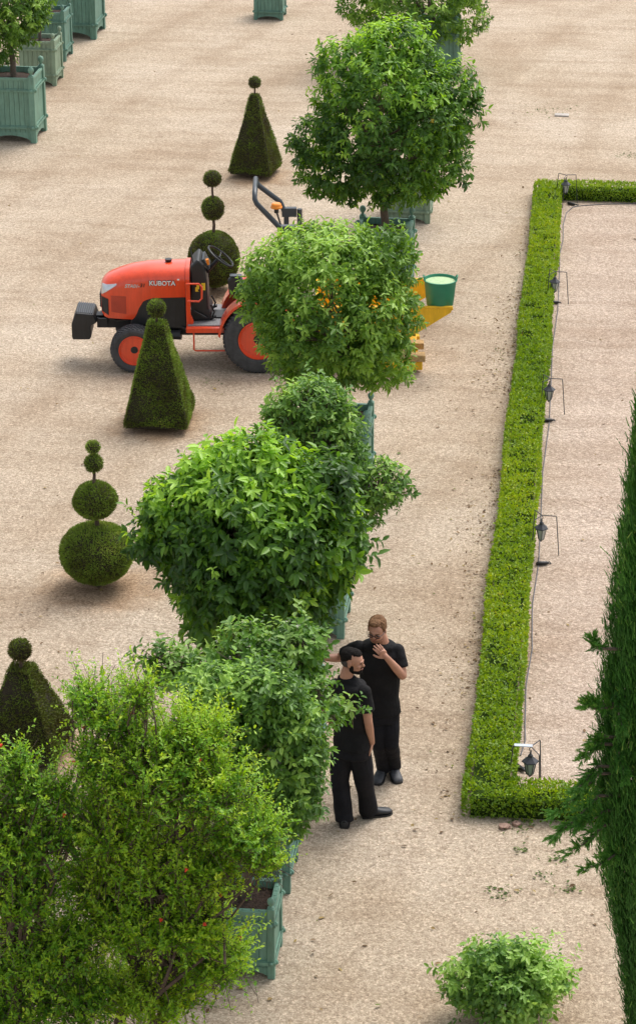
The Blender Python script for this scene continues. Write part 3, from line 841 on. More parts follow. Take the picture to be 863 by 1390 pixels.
tt = .56 + .13 * bump + .12 * snoise(HP, .9, 15) + rng.normal(0, .10, n) + (rng.random(n) < .02) * .3 - .10 * (HO[:, 2] < .5)
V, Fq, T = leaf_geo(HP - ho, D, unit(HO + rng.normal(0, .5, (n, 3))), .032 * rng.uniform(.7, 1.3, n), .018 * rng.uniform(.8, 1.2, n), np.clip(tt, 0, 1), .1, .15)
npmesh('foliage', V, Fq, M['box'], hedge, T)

# ------------------------------------------------------------------ cypress
cb_ = G(868, 1490)
cy = thing('cypress_tree', cb_, 'tall dark green cypress rising along the right edge of the picture', 'cypress tree')
edge = [(1450, 862), (1390, 850), (1300, 838), (1250, 826), (1200, 814), (1150, 806), (1100, 802), (1050, 802), (1000, 806), (950, 808), (900, 817), (850, 819), (800, 823), (750, 832), (700, 840), (650, 845), (600, 851), (565, 858), (535, 864), (500, 876), (460, 895), (420, 925)]
PZ, PR = [], []
for y, lx in edge:
    axp = 868 + (1490 - y) * .0639
    p0 = AT(axp, y, cb_); p1 = AT(lx, y, cb_)
    PZ.append(p0.z); PR.append((p1 - p0).length * .92)
order = np.argsort(PZ); PZ = np.array(PZ)[order]; PR = np.array(PR)[order]
def cyr(z): return np.interp(z, PZ, PR)
zz = [float(PZ[0]) + (float(PZ[-1]) - float(PZ[0])) * i / 24 for i in range(25)]
ct = MB(); ct.tube([(0, 0, -.05), (0, 0, zz[0]), (.01, 0, zz[12]), (0, 0, zz[-1] - .1)], [.10, .09, .05, .01], 10)
ct.build('trunk', M['bark'], cy, True)
n = 44000
z = rng.uniform(PZ[0], PZ[-1], n * 2); rr = cyr(z); kp = rng.random(n * 2) < (rr / rr.max() + .08); z = z[kp][:n]; rr = rr[kp][:n]; n = len(z)
a = rng.uniform(0, 2 * math.pi, n)
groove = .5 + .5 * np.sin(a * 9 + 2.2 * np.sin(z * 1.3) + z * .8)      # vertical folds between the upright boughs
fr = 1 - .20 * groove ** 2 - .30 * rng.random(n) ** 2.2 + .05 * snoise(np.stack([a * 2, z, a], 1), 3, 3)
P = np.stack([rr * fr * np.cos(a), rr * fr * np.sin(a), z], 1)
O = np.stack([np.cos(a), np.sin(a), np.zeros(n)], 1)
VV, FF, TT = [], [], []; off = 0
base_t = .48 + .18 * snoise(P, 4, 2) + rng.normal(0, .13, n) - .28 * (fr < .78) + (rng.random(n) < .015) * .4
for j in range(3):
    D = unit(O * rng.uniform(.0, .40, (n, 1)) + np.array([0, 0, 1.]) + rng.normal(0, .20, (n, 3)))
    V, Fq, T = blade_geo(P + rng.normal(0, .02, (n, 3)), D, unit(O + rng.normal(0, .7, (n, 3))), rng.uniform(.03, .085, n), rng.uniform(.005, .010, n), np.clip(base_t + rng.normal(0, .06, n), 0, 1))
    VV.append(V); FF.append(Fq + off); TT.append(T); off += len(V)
def sprigs(P0, D0, L0, nb, t0, bl=.035, bw=.006, spread=.55):
    """small feathery shoots: short blades set all along each axis"""
    n = len(P0); D0 = unit(D0); u = unit(np.cross(D0, rnd_dirs(n))); w = np.cross(D0, u); out = []
    for j in range(nb):
        f_ = (j + rng.uniform(0, 1, n)) / nb
        a_ = rng.uniform(0, 6.3, n); rad_ = u * np.cos(a_)[:, None] + w * np.sin(a_)[:, None]
        d_ = unit(D0 + rad_ * spread * (1.15 - f_)[:, None])
        p_ = P0 + D0 * (L0 * f_)[:, None]
        out.append(blade_geo(p_, d_, rnd_dirs(n), bl * rng.uniform(.6, 1.2, n) * (1.25 - .6 * f_), bw * rng.uniform(.7, 1.3, n), np.clip(t0 + .22 * f_ + rng.normal(0, .06, n), 0, 1)))
    return out
kk = rng.choice(n, 6500, replace=False)
for V, Fq, T in sprigs(P[kk] - O[kk] * .03, O[kk] * rng.uniform(0, .55, (6500, 1)) + np.array([0, 0, 1.]) + rng.normal(0, .15, (6500, 3)), rng.uniform(.08, .24, 6500), 14, base_t[kk] + .02):
    VV.append(V); FF.append(Fq + off); TT.append(T); off += len(V)
npmesh('crown', np.concatenate(VV), np.concatenate(FF), M['cypress'], cy, np.concatenate(TT))
# boughs breaking out of the column
sp = [((812, 1050), (752, 1108)), ((812, 1080), (748, 1140)), ((820, 1120), (770, 1160)), ((815, 1010), (785, 1030)), ((815, 955), (797, 951)), ((830, 960), (790, 958)), ((835, 945), (845, 990)), ((812, 880), (803, 866)), ((835, 1160), (792, 1180)),
      ((810, 1040), (778, 1075)), ((815, 1000), (800, 1012)), ((838, 1010), (848, 1060)), ((822, 1100), (775, 1125))]
q = random.Random(5)
for (a0, a1) in sp:
    s0 = AT(a0[0], a0[1], cb_, -.25) - cb_; s1 = AT(a1[0], a1[1], cb_, -.5) - cb_
    VV, FF, TT = [], [], []; off = 0
    bo = MB().tube([Vector((s0.x * .2, s0.y * .2, s0.z - .12)), s0, s0.lerp(s1, .5) + Vector((0, 0, -.02)), s0.lerp(s1, .9)], [.014, .012, .008, .002], 5).build('bough', M['bark'], cy)
    L_ = (s1 - s0).length; n = int(110 * L_ + 14)
    t = rng.uniform(-.15, 1, n)
    ax = np.array((s1 - s0).normalized())
    p = np.array(s0) + np.outer(t, np.array(s1 - s0)) + rng.normal(0, .012, (n, 3))
    pale = .22 * q.random()
    side = unit(ax * .9 + rnd_dirs(n) * .75 + np.array([0, 0, .12]))
    for V, Fq, T in sprigs(p, side, (.15 - .08 * t) * min(1.1, L_ * 2.2) * rng.uniform(.6, 1.2, n), 26, .42 + pale + .15 * t):
        VV.append(V); FF.append(Fq + off); TT.append(T); off += len(V)
    npmesh('bough_foliage', np.concatenate(VV), np.concatenate(FF), M['cypress'], bo, np.concatenate(TT))

# ------------------------------------------------------------------ lanterns on rod stands
AP = [((768, 238), R(20)), ((753, 369), 0.0), ((745.5, 514), 0.0), ((735, 700), 0.0), ((720, 1014), R(180))]
WH = ['far inner corner of the hedge', 'hedge, second from the far corner', 'middle of the hedge', 'hedge, level with the leafy right branch', 'near inner corner of the hedge']
st0 = la0 = None
for i, (pp, rz) in enumerate(AP):
    p = G(pp[0], pp[1], .49); loc = (p.x, p.y, 0)
    if st0 is None:
        st = thing('lantern_stand', loc, '', 'lamp stand', 'rod stands along the inner edge of the hedge', rz); st0 = st
        for k in range(3):
            a = k * 2 * math.pi / 3
            c_, s_ = math.cos(a), math.sin(a)
            MB().tube([(.21 * c_, .21 * s_, -.02), (.165 * c_, .165 * s_, .485), (.155 * c_, .155 * s_, .492), (.0, .0, .495)], .0055, 6).build('leg', M['iron'], st, True)
        MB().tube([(0, 0, .495), (.012, 0, .475), (.012, 0, .455), (0, 0, .444), (-.010, 0, .450)], .004, 6).build('hook', M['iron'], st, True)
    else:
        st = copy_tree(st0); st.location = loc; st.rotation_euler = (0, 0, rz)
        if i == 4: MB().box((.07, 0, .503), (.17, .045, .006)).build('top_plate', M['zinc'], st)
    st['label'] = 'three legged iron rod stand at the ' + WH[i]
    lz = .165
    if la0 is None:
        la = thing('hanging_lantern', (p.x, p.y, lz), '', 'lantern', 'black lanterns hanging along the hedge', 0); la0 = la
        MB().lathe([(.082, .170), (.078, .180), (.045, .205), (.026, .222), (.024, .240), (.010, .250), (.008, .262), (.012, .270), (.001, .280)], n=6).build('roof', M['iron'], la)
        MB().lathe([(.001, .0), (.010, .006), (.006, .016), (.026, .026), (.032, .034)], n=6).build('base', M['iron'], la)
        fr_ = MB()
        for k in range(6):
            a = k * math.pi / 3
            fr_.tube([(.032 * math.cos(a), .032 * math.sin(a), .034), (.060 * math.cos(a), .060 * math.sin(a), .172)], .0042, 4)
        fr_.build('frame', M['iron'], la)
        MB().lathe([(.029, .036), (.054, .168)], n=6).build('glass', M['lampglass'], la)
        MB().tube([(0, 0, .276), (.010, 0, .282), (.0, 0, .292), (-.010, 0, .284), (0, 0, .276)], .003, 5).build('ring', M['iron'], la, True)
    else:
        la = copy_tree(la0); la.location = (p.x, p.y, lz); la.rotation_euler = (0, 0, random.uniform(0, 1))
    la['label'] = 'black six sided lantern hanging at the ' + WH[i]
cpx = [(900, 275), (863, 276), (820, 277), (790, 279), (777, 281), (768, 289), (761, 305), (757, 325), (755, 345), (752, 372), (747.5, 420), (744.5, 470), (739, 520), (736.5, 575), (729, 640), (726, 700), (719, 765), (718, 820), (713, 860), (714.5, 880), (710, 930), (707, 985), (704, 1005), (701, 1025)]
pts = [G(x, y, .012) for x, y in cpx]
pts = [Vector((max(p.x, -.405 + .02 * math.sin(i * 2.1)), p.y, p.z)) for i, p in enumerate(pts)]
tag(MB().tube(pts, .007, 6).build('power_cable', M['cable'], None, True, org=pts[0]), 'grey power cable lying along the inner foot of the hedge', 'cable')
for i, (x, y, rz, lb) in enumerate([(775, 279, -30, 'far corner lantern'), (752, 413, 3, 'second lantern from the far corner'), (743, 573.5, 8, 'middle lantern'), (736, 768, 10, 'lantern level with the leafy right branch'), (705, 1046, -52, 'near corner lantern')]):
    p = G(x, y, 0)
    m_ = MB(); m_.tube([(-.09, 0, .03), (-.07, 0, .032), (-.03, 0, .036), (.05, .005, .034), (.075, .01, .03)], [.012, .026, .03, .026, .012], 8, flat=.8)
    m_.tube([(.06, 0, .03), (.11, .03, .012), (.10, .09, .01), (0, .08, .01), (-.05, .02, .02)], .006, 5)
    o = m_.build('cable_connector', M['black'], None, True, org=(0, 0, 0)); o.location = (p.x, p.y, 0); o.rotation_euler = (0, 0, R(rz)); o.scale = (.9,) * 3
    tag(o, 'black cable connector on the gravel below the ' + lb, 'connector', 'cable connectors on the gravel')

# ------------------------------------------------------------------ tractor
fx = G(184, 502.5)       # where the near front wheel meets the ground
TR = thing('tractor', fx, 'orange compact tractor with black roll bar parked sideways on the gravel', 'tractor', None, YAW)
# local axes: +X towards the rear (picture right), +Y away from the viewer, origin at the near front wheel's contact point
CY = .47
def hood_prof(x):
    t = max(0, min(1, (x + .45) / 1.1))
    z1 = float(np.interp(x, [-.45, -.43, -.36, -.25, -.05, .20, .70], [1.12, 1.17, 1.225, 1.275, 1.34, 1.380, 1.395]))
    w = float(np.interp(x, [-.45, -.43, -.36, -.25, .1, .70], [.20, .235, .275, .29, .30, .31]))
    z0 = float(np.interp(x, [-.45, -.40, -.02, .02, .06, .12, .22, .70], [.75, .68, .66, .72, .82, .92, .97, .985]))
    return z0, z1, w
def hood_half(x, z):
    z0, z1, w = hood_prof(x)
    zc = z1 - .20; n_ = 2.3
    if z <= zc: return w * (1 - .03 * (zc - z) / .5)
    return w * max(0, 1 - ((z - zc) / (z1 - zc)) ** n_) ** (1 / n_)
def hood_ring(x, k=11):
    z0, z1, w = hood_prof(x); zc = z1 - .20
    pts = [(-hood_half(x, z0), z0), (-hood_half(x, (z0 + zc) / 2), (z0 + zc) / 2), (-w, zc)]
    for j in range(1, k):
        a = math.pi * j / k
        cx_ = -math.cos(a); sx_ = math.sin(a)
        pts.append((w * math.copysign(abs(cx_) ** (2 / 2.3), cx_), zc + (z1 - zc) * sx_ ** (2 / 2.3)))
    pts += [(w, zc), (hood_half(x, (z0 + zc) / 2), (z0 + zc) / 2), (hood_half(x, z0), z0)]
    return pts
xs = [-.45, -.44, -.41, -.36, -.30, -.2, -.1, -.03, .0, .03, .06, .09, .12, .17, .25, .4, .55, .69]
vs = []; 
for x in xs: vs += [(x, CY + y, z) for y, z in hood_ring(x)]
k = len(hood_ring(0)); fs = [(i * k + j, i * k + j + 1, (i + 1) * k + j + 1, (i + 1) * k + j) for i in range(len(xs) - 1) for j in range(k - 1)]
fs += [tuple(range(k)), tuple((len(xs) - 1) * k + j for j in range(k))[::-1]]
body = MB().add(vs, fs).build('bonnet', M['orange'], TR, 40)
MB().tube([(.455, CY, 1.385), (.455, CY, 1.425)], [.04, .05], 12).build('fuel_cap', M['black'], body, True)
def patch(name, x0, x1, za0, za1, zb0, zb1, m, parent, off=.006, n=8, side=-1, wrap=False):
    """panel that follows the bonnet: za = z range at x0, zb = z range at x1"""
    vs = []; 
    for i in range(n + 1):
        t = i / n; x = x0 + (x1 - x0) * t
        for j in range(n + 1):
            s = j / n; z = (za0 + (zb0 - za0) * t) * (1 - s) + (za1 + (zb1 - za1) * t) * s
            vs.append((x - (.004 if wrap and i == 0 else 0), CY + side * (hood_half(x, z) + off), z))
    q = n + 1
    inner = [(v[0], v[1] - side * .03, v[2]) for v in vs]
    fs = [(i * q + j, (i + 1) * q + j, (i + 1) * q + j + 1, i * q + j + 1) for i in range(n) for j in range(n)]
    rim = [j for j in range(q)] + [i * q + n for i in range(1, q)] + [n * q + j for j in range(n - 1, -1, -1)] + [i * q for i in range(n - 1, 0, -1)]
    N_ = len(vs)
    fs += [(rim[i], rim[(i + 1) % len(rim)], N_ + rim[(i + 1) % len(rim)], N_ + rim[i]) for i in range(len(rim))]
    return MB().add(vs + inner, fs).build(name, m, parent, 45)
for s in (-1, 1):
    patch('headlight', -.445, -.23, 1.00, 1.13, 1.15, 1.165, M['silver'], body, .008, side=s)
    patch('side_vent', -.31, -.11, .77, 1.0, .74, .99, M['orange_dark'], body, .004, side=s)
    patch('front_grille', -.445, -.35, .77, .975, .72, .95, M['black'], body, .008, side=s)
gm = MB(); gm.box((-.455, CY, .90), (.02, .36, .20)); 
for j in range(6): gm.box((-.468, CY, .82 + j * .032), (.012, .35, .010))
gm.build('radiator_grille', M['black'], body)
MB().box((.692, CY, 1.10), (.008, .60, .30)).build('bonnet_seam', M['chassis'], body)
# lettering on the bonnet
def lettering(txt, x, z, h, m, name, off=.004, sx=1.0, slant=0.0, wd=None):
    cu = bpy.data.curves.new(name, 'FONT'); cu.body = txt; cu.size = 1; cu.extrude = .02; cu.offset = .02; cu.shear = slant
    to = bpy.data.objects.new('tmp', cu); COL.objects.link(to)
    dg = bpy.context.evaluated_depsgraph_get(); me = bpy.data.meshes.new_from_object(to.evaluated_get(dg))
    bpy.data.objects.remove(to)
    n_ = len(me.vertices); a = np.zeros(n_ * 3, np.float32); me.vertices.foreach_get('co', a); a = a.reshape(-1, 3)
    a[:, 0] -= a[:, 0].min(); a[:, 1] -= a[:, 1].min()
    sc = h / a[:, 1].max(); wsc = sc * sx if wd is None else wd / a[:, 0].max()
    out = np.zeros_like(a)
    out[:, 0] = x + a[:, 0] * wsc; out[:, 2] = z + a[:, 1] * sc
    out[:, 1] = [CY - hood_half(float(p[0]), float(p[1])) for p in out[:, [0, 2]]]
    out[:, 1] -= off + np.where(a[:, 2] > 0, .003, 0)
    me.vertices.foreach_set('co', out.ravel()); me.materials.clear(); me.materials.append(m); me.update()
    o = bpy.data.objects.new(name, me); COL.objects.link(o); o.parent = body
    return o
lettering('KUBOTA', .205, 1.145, .078, M['ink'], 'lettering', .001, wd=.365)
lettering('KUBOTA', .212, 1.150, .066, M['white'], 'lettering', .005, wd=.35)
lettering('STA01-', -.12, 1.115, .050, M['silver'], 'model_lettering', .003, slant=.3, wd=.20)
lettering('31', .085, 1.125, .052, M['ink'], 'model_lettering', .003, slant=.2, wd=.065)
MB().box((.60, CY - .316, 1.235), (.03, .004, .018)).build('badge', M['white'], body)
# engine side, chassis, weights
eb = MB().prism([(-.06, .60), (.69, .52), (.69, .985), (.10, .985), (.02, .80), (-.04, .66)], CY - .285, CY + .285)
eb.build('engine_panel', M['black'], TR, bevel=.01)
ch = MB(); ch.box((.05, CY, .56), (1.15, .26, .14)); ch.box((.30, CY, .46), (.5, .36, .20)); ch.box((1.1, CY, .52), (1.1, .30, .26)); ch.tube([(0, CY - .40, .31), (0, CY + .40, .31)], .055, 8)
ch.box((0, CY, .40), (.18, .16, .2)); ch.tube([(1.66, CY - .45, .46), (1.66, CY + .45, .46)], .09, 8)
ch.tube([(.2, CY - .22, .42), (.62, CY - .28, .44)], .07, 8)
ch.build('chassis', M['chassis'], TR, 40)
wt = MB(); wt.box((-.60, CY, .60), (.30, .16, .10)); wt.box((-.66, CY - .12, .60), (.10, .05, .16)); wt.box((-.44, CY, .58), (.12, .34, .10))
for j in range(5): wt.tube([(-.50 + j * .055, CY - .175, .60), (-.50 + j * .055, CY - .165, .60)], .008, 6)
wt.build('weight_bracket', M['chassis'], TR)
w2 = MB()
w2.prism([(-.85, .36), (-.62, .36), (-.60, .40), (-.60, .56), (-.52, .60), (-.56, .72), (-.80, .745), (-.86, .58), (-.86, .40)], CY - .26, CY + .20)
wo = w2.build('front_weight', M['black'], TR, bevel=.015)
w3 = MB()
for j in range(8): w3.box((-.78 + j * .028, CY - .03, .748 - j * .0029), (.012, .42, .02))
w3.build('weight_ribs', M['charcoal'], wo)
for pth in ([(.62, CY - .30, .56), (.80, CY - .32, .50), (1.05, CY - .30, .50), (1.30, CY - .30, .52)], [(-.40, CY - .12, .64), (-.25, CY - .16, .60), (-.1, CY - .18, .62)], [(.80, CY - .28, .78), (.95, CY - .30, .70), (1.0, CY - .22, .66)]):
    MB().tube(pth, .014, 6).build('hose', M['black'], TR, True)
# wheels
def wheel(x, y, r, w, near, rimr, name):
    side = -1 if near else 1
    wo = MB(); f = side
    rp = [(rimr, w * .30 * f), (rimr * 1.02, w * .46 * f), (rimr * .97, w * .47 * f), (rimr * .90, w * .30 * f), (rimr * .72, w * .14 * f), (rimr * .66, w * .18 * f), (rimr * .40, w * .20 * f), (rimr * .34, w * .24 * f), (.001, w * .24 * f)]
    wo.lathe(rp + [], (0, 0, 0), 40, 'y')
    wh = wo.build('wheel', M['orange'], TR, 40); wh.location = (x, y, r)
    s_ = w / 2
    tp = [(rimr * .98, -s_ * .80), (rimr * 1.10, -s_ * .98), (r * .86, -s_ * 1.05), (r * .95, -s_ * .95), (r * .985, -s_ * .72), (r * .99, 0), (r * .985, s_ * .72), (r * .95, s_ * .95), (r * .86, s_ * 1.05), (rimr * 1.10, s_ * .98), (rimr * .98, s_ * .80)]
    t = MB(); n = 48; vs = []; 
    for a_, z_ in tp:
        for k_ in range(n):
            an = 2 * math.pi * k_ / n; vs.append((a_ * math.cos(an), z_, a_ * math.sin(an)))
    t.add(vs, [(i * n + k_, i * n + (k_ + 1) % n, (i + 1) * n + (k_ + 1) % n, (i + 1) * n + k_) for i in range(len(tp) - 1) for k_ in range(n)])
    nb = int(2 * math.pi * r / .055)
    for k_ in range(nb):
        an = 2 * math.pi * k_ / nb
        for row in range(-3, 4):
            aa = an + (.5 * 2 * math.pi / nb if row % 2 else 0) + abs(row) * .02
            yy = row * w / 7.6; rr_ = r * (.995 if abs(row) < 3 else .968)
            ct_, st_ = math.cos(aa), math.sin(aa)
            t.box((rr_ * ct_, yy, rr_ * st_), (.022, w / 9.2, .030), (0, -aa, 0))
    t.build('tyre', M['rubber'], wh, 30)
    h = MB(); h.lathe([(rimr * .26, w * .22 * f), (rimr * .24, w * .32 * f), (.001, w * .34 * f)], (0, 0, 0), 16, 'y')
    h.build('hub', M['chassis'], wh)
    bl = MB()
    for k_ in range(6):
        an = k_ * math.pi / 3; bl.tube([(rimr * .50 * math.cos(an), w * .17 * f, rimr * .50 * math.sin(an)), (rimr * .50 * math.cos(an), w * .24 * f, rimr * .50 * math.sin(an))], .012, 6)
    bl.build('bolts', M['chrome'], wh)
wheel(0.0, .0, .315, .22, True, .205, 'front')
wheel(0.0, .94, .315, .22, False, .205, 'front')
wheel(1.67, .02, .47, .33, True, .265, 'rear')
wheel(1.67, .93, .47, .33, False, .265, 'rear')
# fenders
for s, lab in ((-1, 0), (1, 1)):
    y0, y1 = CY + s * .27, CY + s * .56
    ring = [(1.67 + .545 * math.cos(R(a)), .47 + .56 * math.sin(R(a))) for a in range(184, 20, -8)]
    ring = [(x_, min(z_, 1.00 if x_ > 1.4 else 2)) for x_, z_ in ring]
    ring[0] = (1.13, .52)
    f = MB()
    n = len(ring)
    outer = ring; inner_ = [(x_ + (1.67 - x_) * .055, z_ - .03) for x_, z_ in ring]
    f.prism(outer + inner_[::-1], min(y0, y1), max(y0, y1))
    fe = f.build('fender', M['orange'], TR, 30)
    g_ = MB(); yi = y0 - s * .01
    g_.prism(inner_ + [(2.1, .60), (1.2, .55)], min(yi, yi + s * .015), max(yi, yi + s * .015))
    g_.build('inner_guard', M['orange_dark'], fe)
    MB().box((1.72, CY + s * .40, 1.075), (.42, .20, .14)).build('fender_console', M['charcoal'], fe, bevel=.03)
# cab floor, frame, steps
MB().box((1.03, CY, .615), (.62, .86, .03)).build('floor_mat', M['floorplate'], TR)
for s in (-1, 1):
    y = CY + s * .36
    MB().prism([(.70, .60), (.78, .60), (.80, .66), (.762, .76), (.755, 1.20), (.70, 1.20)], y - .03, y + .03).build('side_frame', M['orange'], TR, bevel=.006)
    y = CY + s * .445
    MB().prism([(.70, .545), (1.33, .545), (1.33, .615), (.70, .615)], y - .06, y + .027).build('floor_sill', M['orange'], TR, bevel=.006)
band = MB(); ringb = hood_ring(.69); kb = len(ringb); vs = []
for x in (.695, .75):
    for q_ in (1.0, 1.05):
        vs += [(x, CY + y * q_, 1.1 + (z - 1.1) * q_) for y, z in ringb]
fsb = []
for j in range(kb - 1):
    fsb += [(kb + j, kb + j + 1, 3 * kb + j + 1, 3 * kb + j), (j, j + 1, 2 * kb + j + 1, 2 * kb + j), (j, j + 1, kb + j + 1, kb + j), (2 * kb + j, 2 * kb + j + 1, 3 * kb + j + 1, 3 * kb + j)]
band.add(vs, fsb).build('rear_bonnet_band', M['orange'], TR, 40)
for s in (-1, 1):
    y = CY + s * .46
    MB().tube([(.80, y, .545), (.80, y - .02, .30), (.82, y - .02, .285), (1.22, y - .02, .285), (1.24, y - .02, .30), (1.25, y, .545)], .012, 8).build('step', M['orange'], TR, True)
    MB().tube([(.73, y, .985), (.88, y - s * -.02, .985), (.915, y, 1.02), (.92, y, 1.18), (.88, y, 1.225), (.73, y, 1.225)], .014, 8).build('grab_rail', M['orange'], TR, True)
da = MB(); da.prism([(.76, .62), (1.02, .64), (1.04, .74), (.99, .80), (.98, 1.20), (.94, 1.42), (.86, 1.50), (.76, 1.40)], CY - .26, CY + .26)
dd = da.build('dashboard', M['black'], TR, bevel=.025)
MB().box((.965, CY, 1.40), (.03, .34, .16), (0, R(-28), 0)).build('instrument_panel', M['charcoal'], dd)
for (x_, z_) in ((.85, 1.10), (.93, 1.12)): MB().box((x_, CY - .264, z_), (.055, .006, .10)).build('warning_sticker', M['label_yellow'], dd)
lk = MB()
for (x_, z_, c_) in ((.83, 1.13, 0), (.87, 1.07, 0), (.91, 1.13, 0)): lk.box((x_, CY - .27, z_), (.02, .006, .03))
lk.build('sticker_print', M['ink'], dd)
# steering wheel on its column
stw = thing_tmp = MB()
cx, cz = 1.16, 1.46; R_ = .205; tilt = R(38)
ringp = []
for k_ in range(29):
    a = 2 * math.pi * k_ / 28
    u = R_ * math.cos(a); v = R_ * math.sin(a)
    ringp.append((cx + u * math.cos(tilt), CY + v, cz - u * math.sin(tilt)))
stw.tube(ringp, .014, 8, cap=False)
for a in (90, 210, 330):
    u = R_ * math.cos(R(a)); v = R_ * math.sin(R(a))
    stw.tube([(cx - .03 * math.sin(tilt), CY, cz - .03 * math.cos(tilt)), (cx + u * math.cos(tilt), CY + v, cz - u * math.sin(tilt))], .009, 6)
sw = stw.build('steering_wheel', M['black'], TR, True)
MB().tube([(cx - .01, CY, cz - .01), (.96, CY, 1.24)], [.022, .03], 8).build('steering_column', M['chassis'], sw, True)
lv = MB()
lv.tube([(1.00, CY - .10, 1.20), (1.00, CY - .20, 1.42)], .007, 6)
lv.build('lever', M['chassis'], TR)
MB().tube([(1.00, CY - .195, 1.41), (.985, CY - .215, 1.49)], [.018, .022], 8).build('lever_knob', M['amber'], TR, True)
for yy_, zz_ in ((CY - .20, .66), (CY + .18, .68)):
    pl_ = MB().tube([(1.03, yy_, .63), (1.07, yy_, .74), (1.02, yy_, .84)], .011, 6); pl_.box((1.05, yy_, zz_), (.09, .06, .02), (0, -.4, 0))
    pl_.build('pedal', M['chassis'], TR, True)
ar = MB(); ar.tube([(.80, CY - .2, 1.40), (.76, CY - .12, 1.62), (.78, CY - .12, 1.63)], .008, 5); ar.build('mirror_arm', M['chassis'], TR)
# seat, controls
seat = MB(); seat.box((1.55, CY, .98), (.44, .46, .12))
so = seat.build('seat', M['black'], TR, bevel=.04)
MB().box((1.80, CY, 1.20), (.11, .44, .40), (0, R(10), 0)).build('backrest', M['black'], so, bevel=.04)
MB().box((1.55, CY, .78), (.36, .36, .30)).build('seat_base', M['orange_dark'], TR)
MB().prism([(1.28, 1.03), (1.48, 1.03), (1.46, 1.26), (1.32, 1.29), (1.26, 1.24)], CY - .36, CY - .26).build('control_console', M['black'], TR, bevel=.02)
MB().box((1.37, CY - .31, 1.295), (.16, .10, .012)).build('console_top', M['charcoal'], TR)
MB().ell((1.60, CY - .34, 1.38), (.025, .025, .025), 8, 6).build('console_knob', M['amber'], TR, True)
# grab hoop above each fender
for s in (-1, 1):
    MB().tube([(1.48, CY + s * .42, 1.12), (1.56, CY + s * .42, 1.30), (1.72, CY + s * .42, 1.36), (1.98, CY + s * .42, 1.36), (2.04, CY + s * .42, 1.12)], .016, 8).build('fender_hoop', M['black'], TR, True)
# folding roll bar
rb = MB(); yb0, yb1 = CY - .40, CY + .40
PX, PZ_ = 2.02, 1.98
for y in (yb0, yb1): rb.box((PX + .02, y, 1.36), (.07, .06, 1.20))
ro = rb.build('roll_bar_post', M['charcoal'], TR, bevel=.01)
hp = MB(); loop = [(PX - .02, yb0, PZ_ - .03), (PX - .36, yb0, PZ_ + .34), (PX - .385, yb0 + .01, PZ_ + .40), (PX - .385, yb0 + .09, PZ_ + .47), (PX - .385, CY, PZ_ + .47), (PX - .385, yb1 - .09, PZ_ + .47), (PX - .385, yb1 - .01, PZ_ + .40), (PX - .34, yb1, PZ_ + .34), (PX - .06, yb1, PZ_ + .12), (PX, yb1, PZ_ - .03)]
hp.tube(loop, .036, 8)
hp.build('roll_bar_hoop', M['charcoal'], ro, 50)
pv = MB()
for y in (yb0, yb1): pv.box((PX + .06, y, PZ_ - .02), (.20, .09, .12)); pv.tube([(PX + .20, y, PZ_ - .30), (PX + .20, y, PZ_ + .02)], .035, 8)
pv.build('roll_bar_hinge', M['charcoal'], ro, 40)
be = MB(); be.tube([(PX - .04, CY - .36, PZ_ + .02), (PX - .10, CY - .36, PZ_ + .22)], .012, 6); be.tube([(PX - .10, CY - .36, PZ_ + .20), (PX - .10, CY - .36, PZ_ + .27)], .03, 8)
bo_ = be.build('beacon_mast', M['chassis'], TR, True)
MB().lathe([(.078, 0), (.080, .015), (.068, .03), (.066, .05), (.052, .064), (.001, .068)], (PX - .10, CY - .36, PZ_ + .27), 18).build('beacon', M['amber'], bo_, True)
MB().ell((PX - .05, yb0 - .06, PZ_ - .06), (.035, .03, .04), 10, 8).build('turn_signal', M['amber'], TR, True)
# rear linkage
lk = MB()
for s in (-1, 1): lk.tube([(1.95, CY + s * .25, .40), (2.40, CY + s * .32, .38)], .025, 6)
lk.tube([(1.95, CY, .75), (2.42, CY, .72)], .022, 6)
lk.build('linkage', M['chassis'], TR)

# ------------------------------------------------------------------ yellow hopper behind the tractor
hp0 = TR.matrix_world
def TL(x, y, z): # tractor local -> world
    v = Matrix.Rotation(YAW, 3, 'Z') @ Vector((x, y, z)); return fx + v
ho_ = thing('rear_hopper', TL(2.4, 0, 0), 'yellow open backed hopper with pointed side plates behind the tractor', 'hopper', None, YAW)
yn, yf = -.10, 1.06
def side_plate(y):
    return MB().prism([(.05, .28), (.95, .28), (1.84, .86), (1.86, .93), (.05, .93)], y - .006, y + .006)
for y in (yn, yf):
    o = side_plate(y).build('side_plate', M['yellow'], ho_)
    MB().tube([(.05, y, .935), (1.86, y, .935)], .020, 8).build('rim', M['yellow'], o, True)
MB().prism([(.04, .30), (.07, .30), (.07, .95), (.04, .95)], yn, yf).build('front_wall', M['yellow'], ho_)
MB().prism([(.05, .29), (.93, .29), (1.38, .585), (1.38, .605), (.92, .31), (.05, .31)], yn + .01, yf - .01).build('chute', M['yellow'], ho_)
MB().box((1.70, .07, .900), (.34, .32, .022)).build('shelf', M['yellow'], ho_)
ba = MB()
ba.box((.9, yn + .05, .10), (1.15, .12, .12)); ba.box((.9, yf - .10, .10), (1.15, .12, .12)); ba.box((.5, (yn + yf) / 2, .22), (.12, 1.1, .12)); ba.box((1.38, (yn + yf) / 2, .10), (.10, 1.1, .12))
ba.box((.5, yn + .02, .22), (.8, .05, .10))
ba.build('base_frame', M['yellow'], ho_, bevel=.01)
for yy_ in (yn + .04, .42):
    MB().box((1.40, yy_, .215), (.22, .16, .09)).build('wood_block', M['wood'], ho_, bevel=.008)
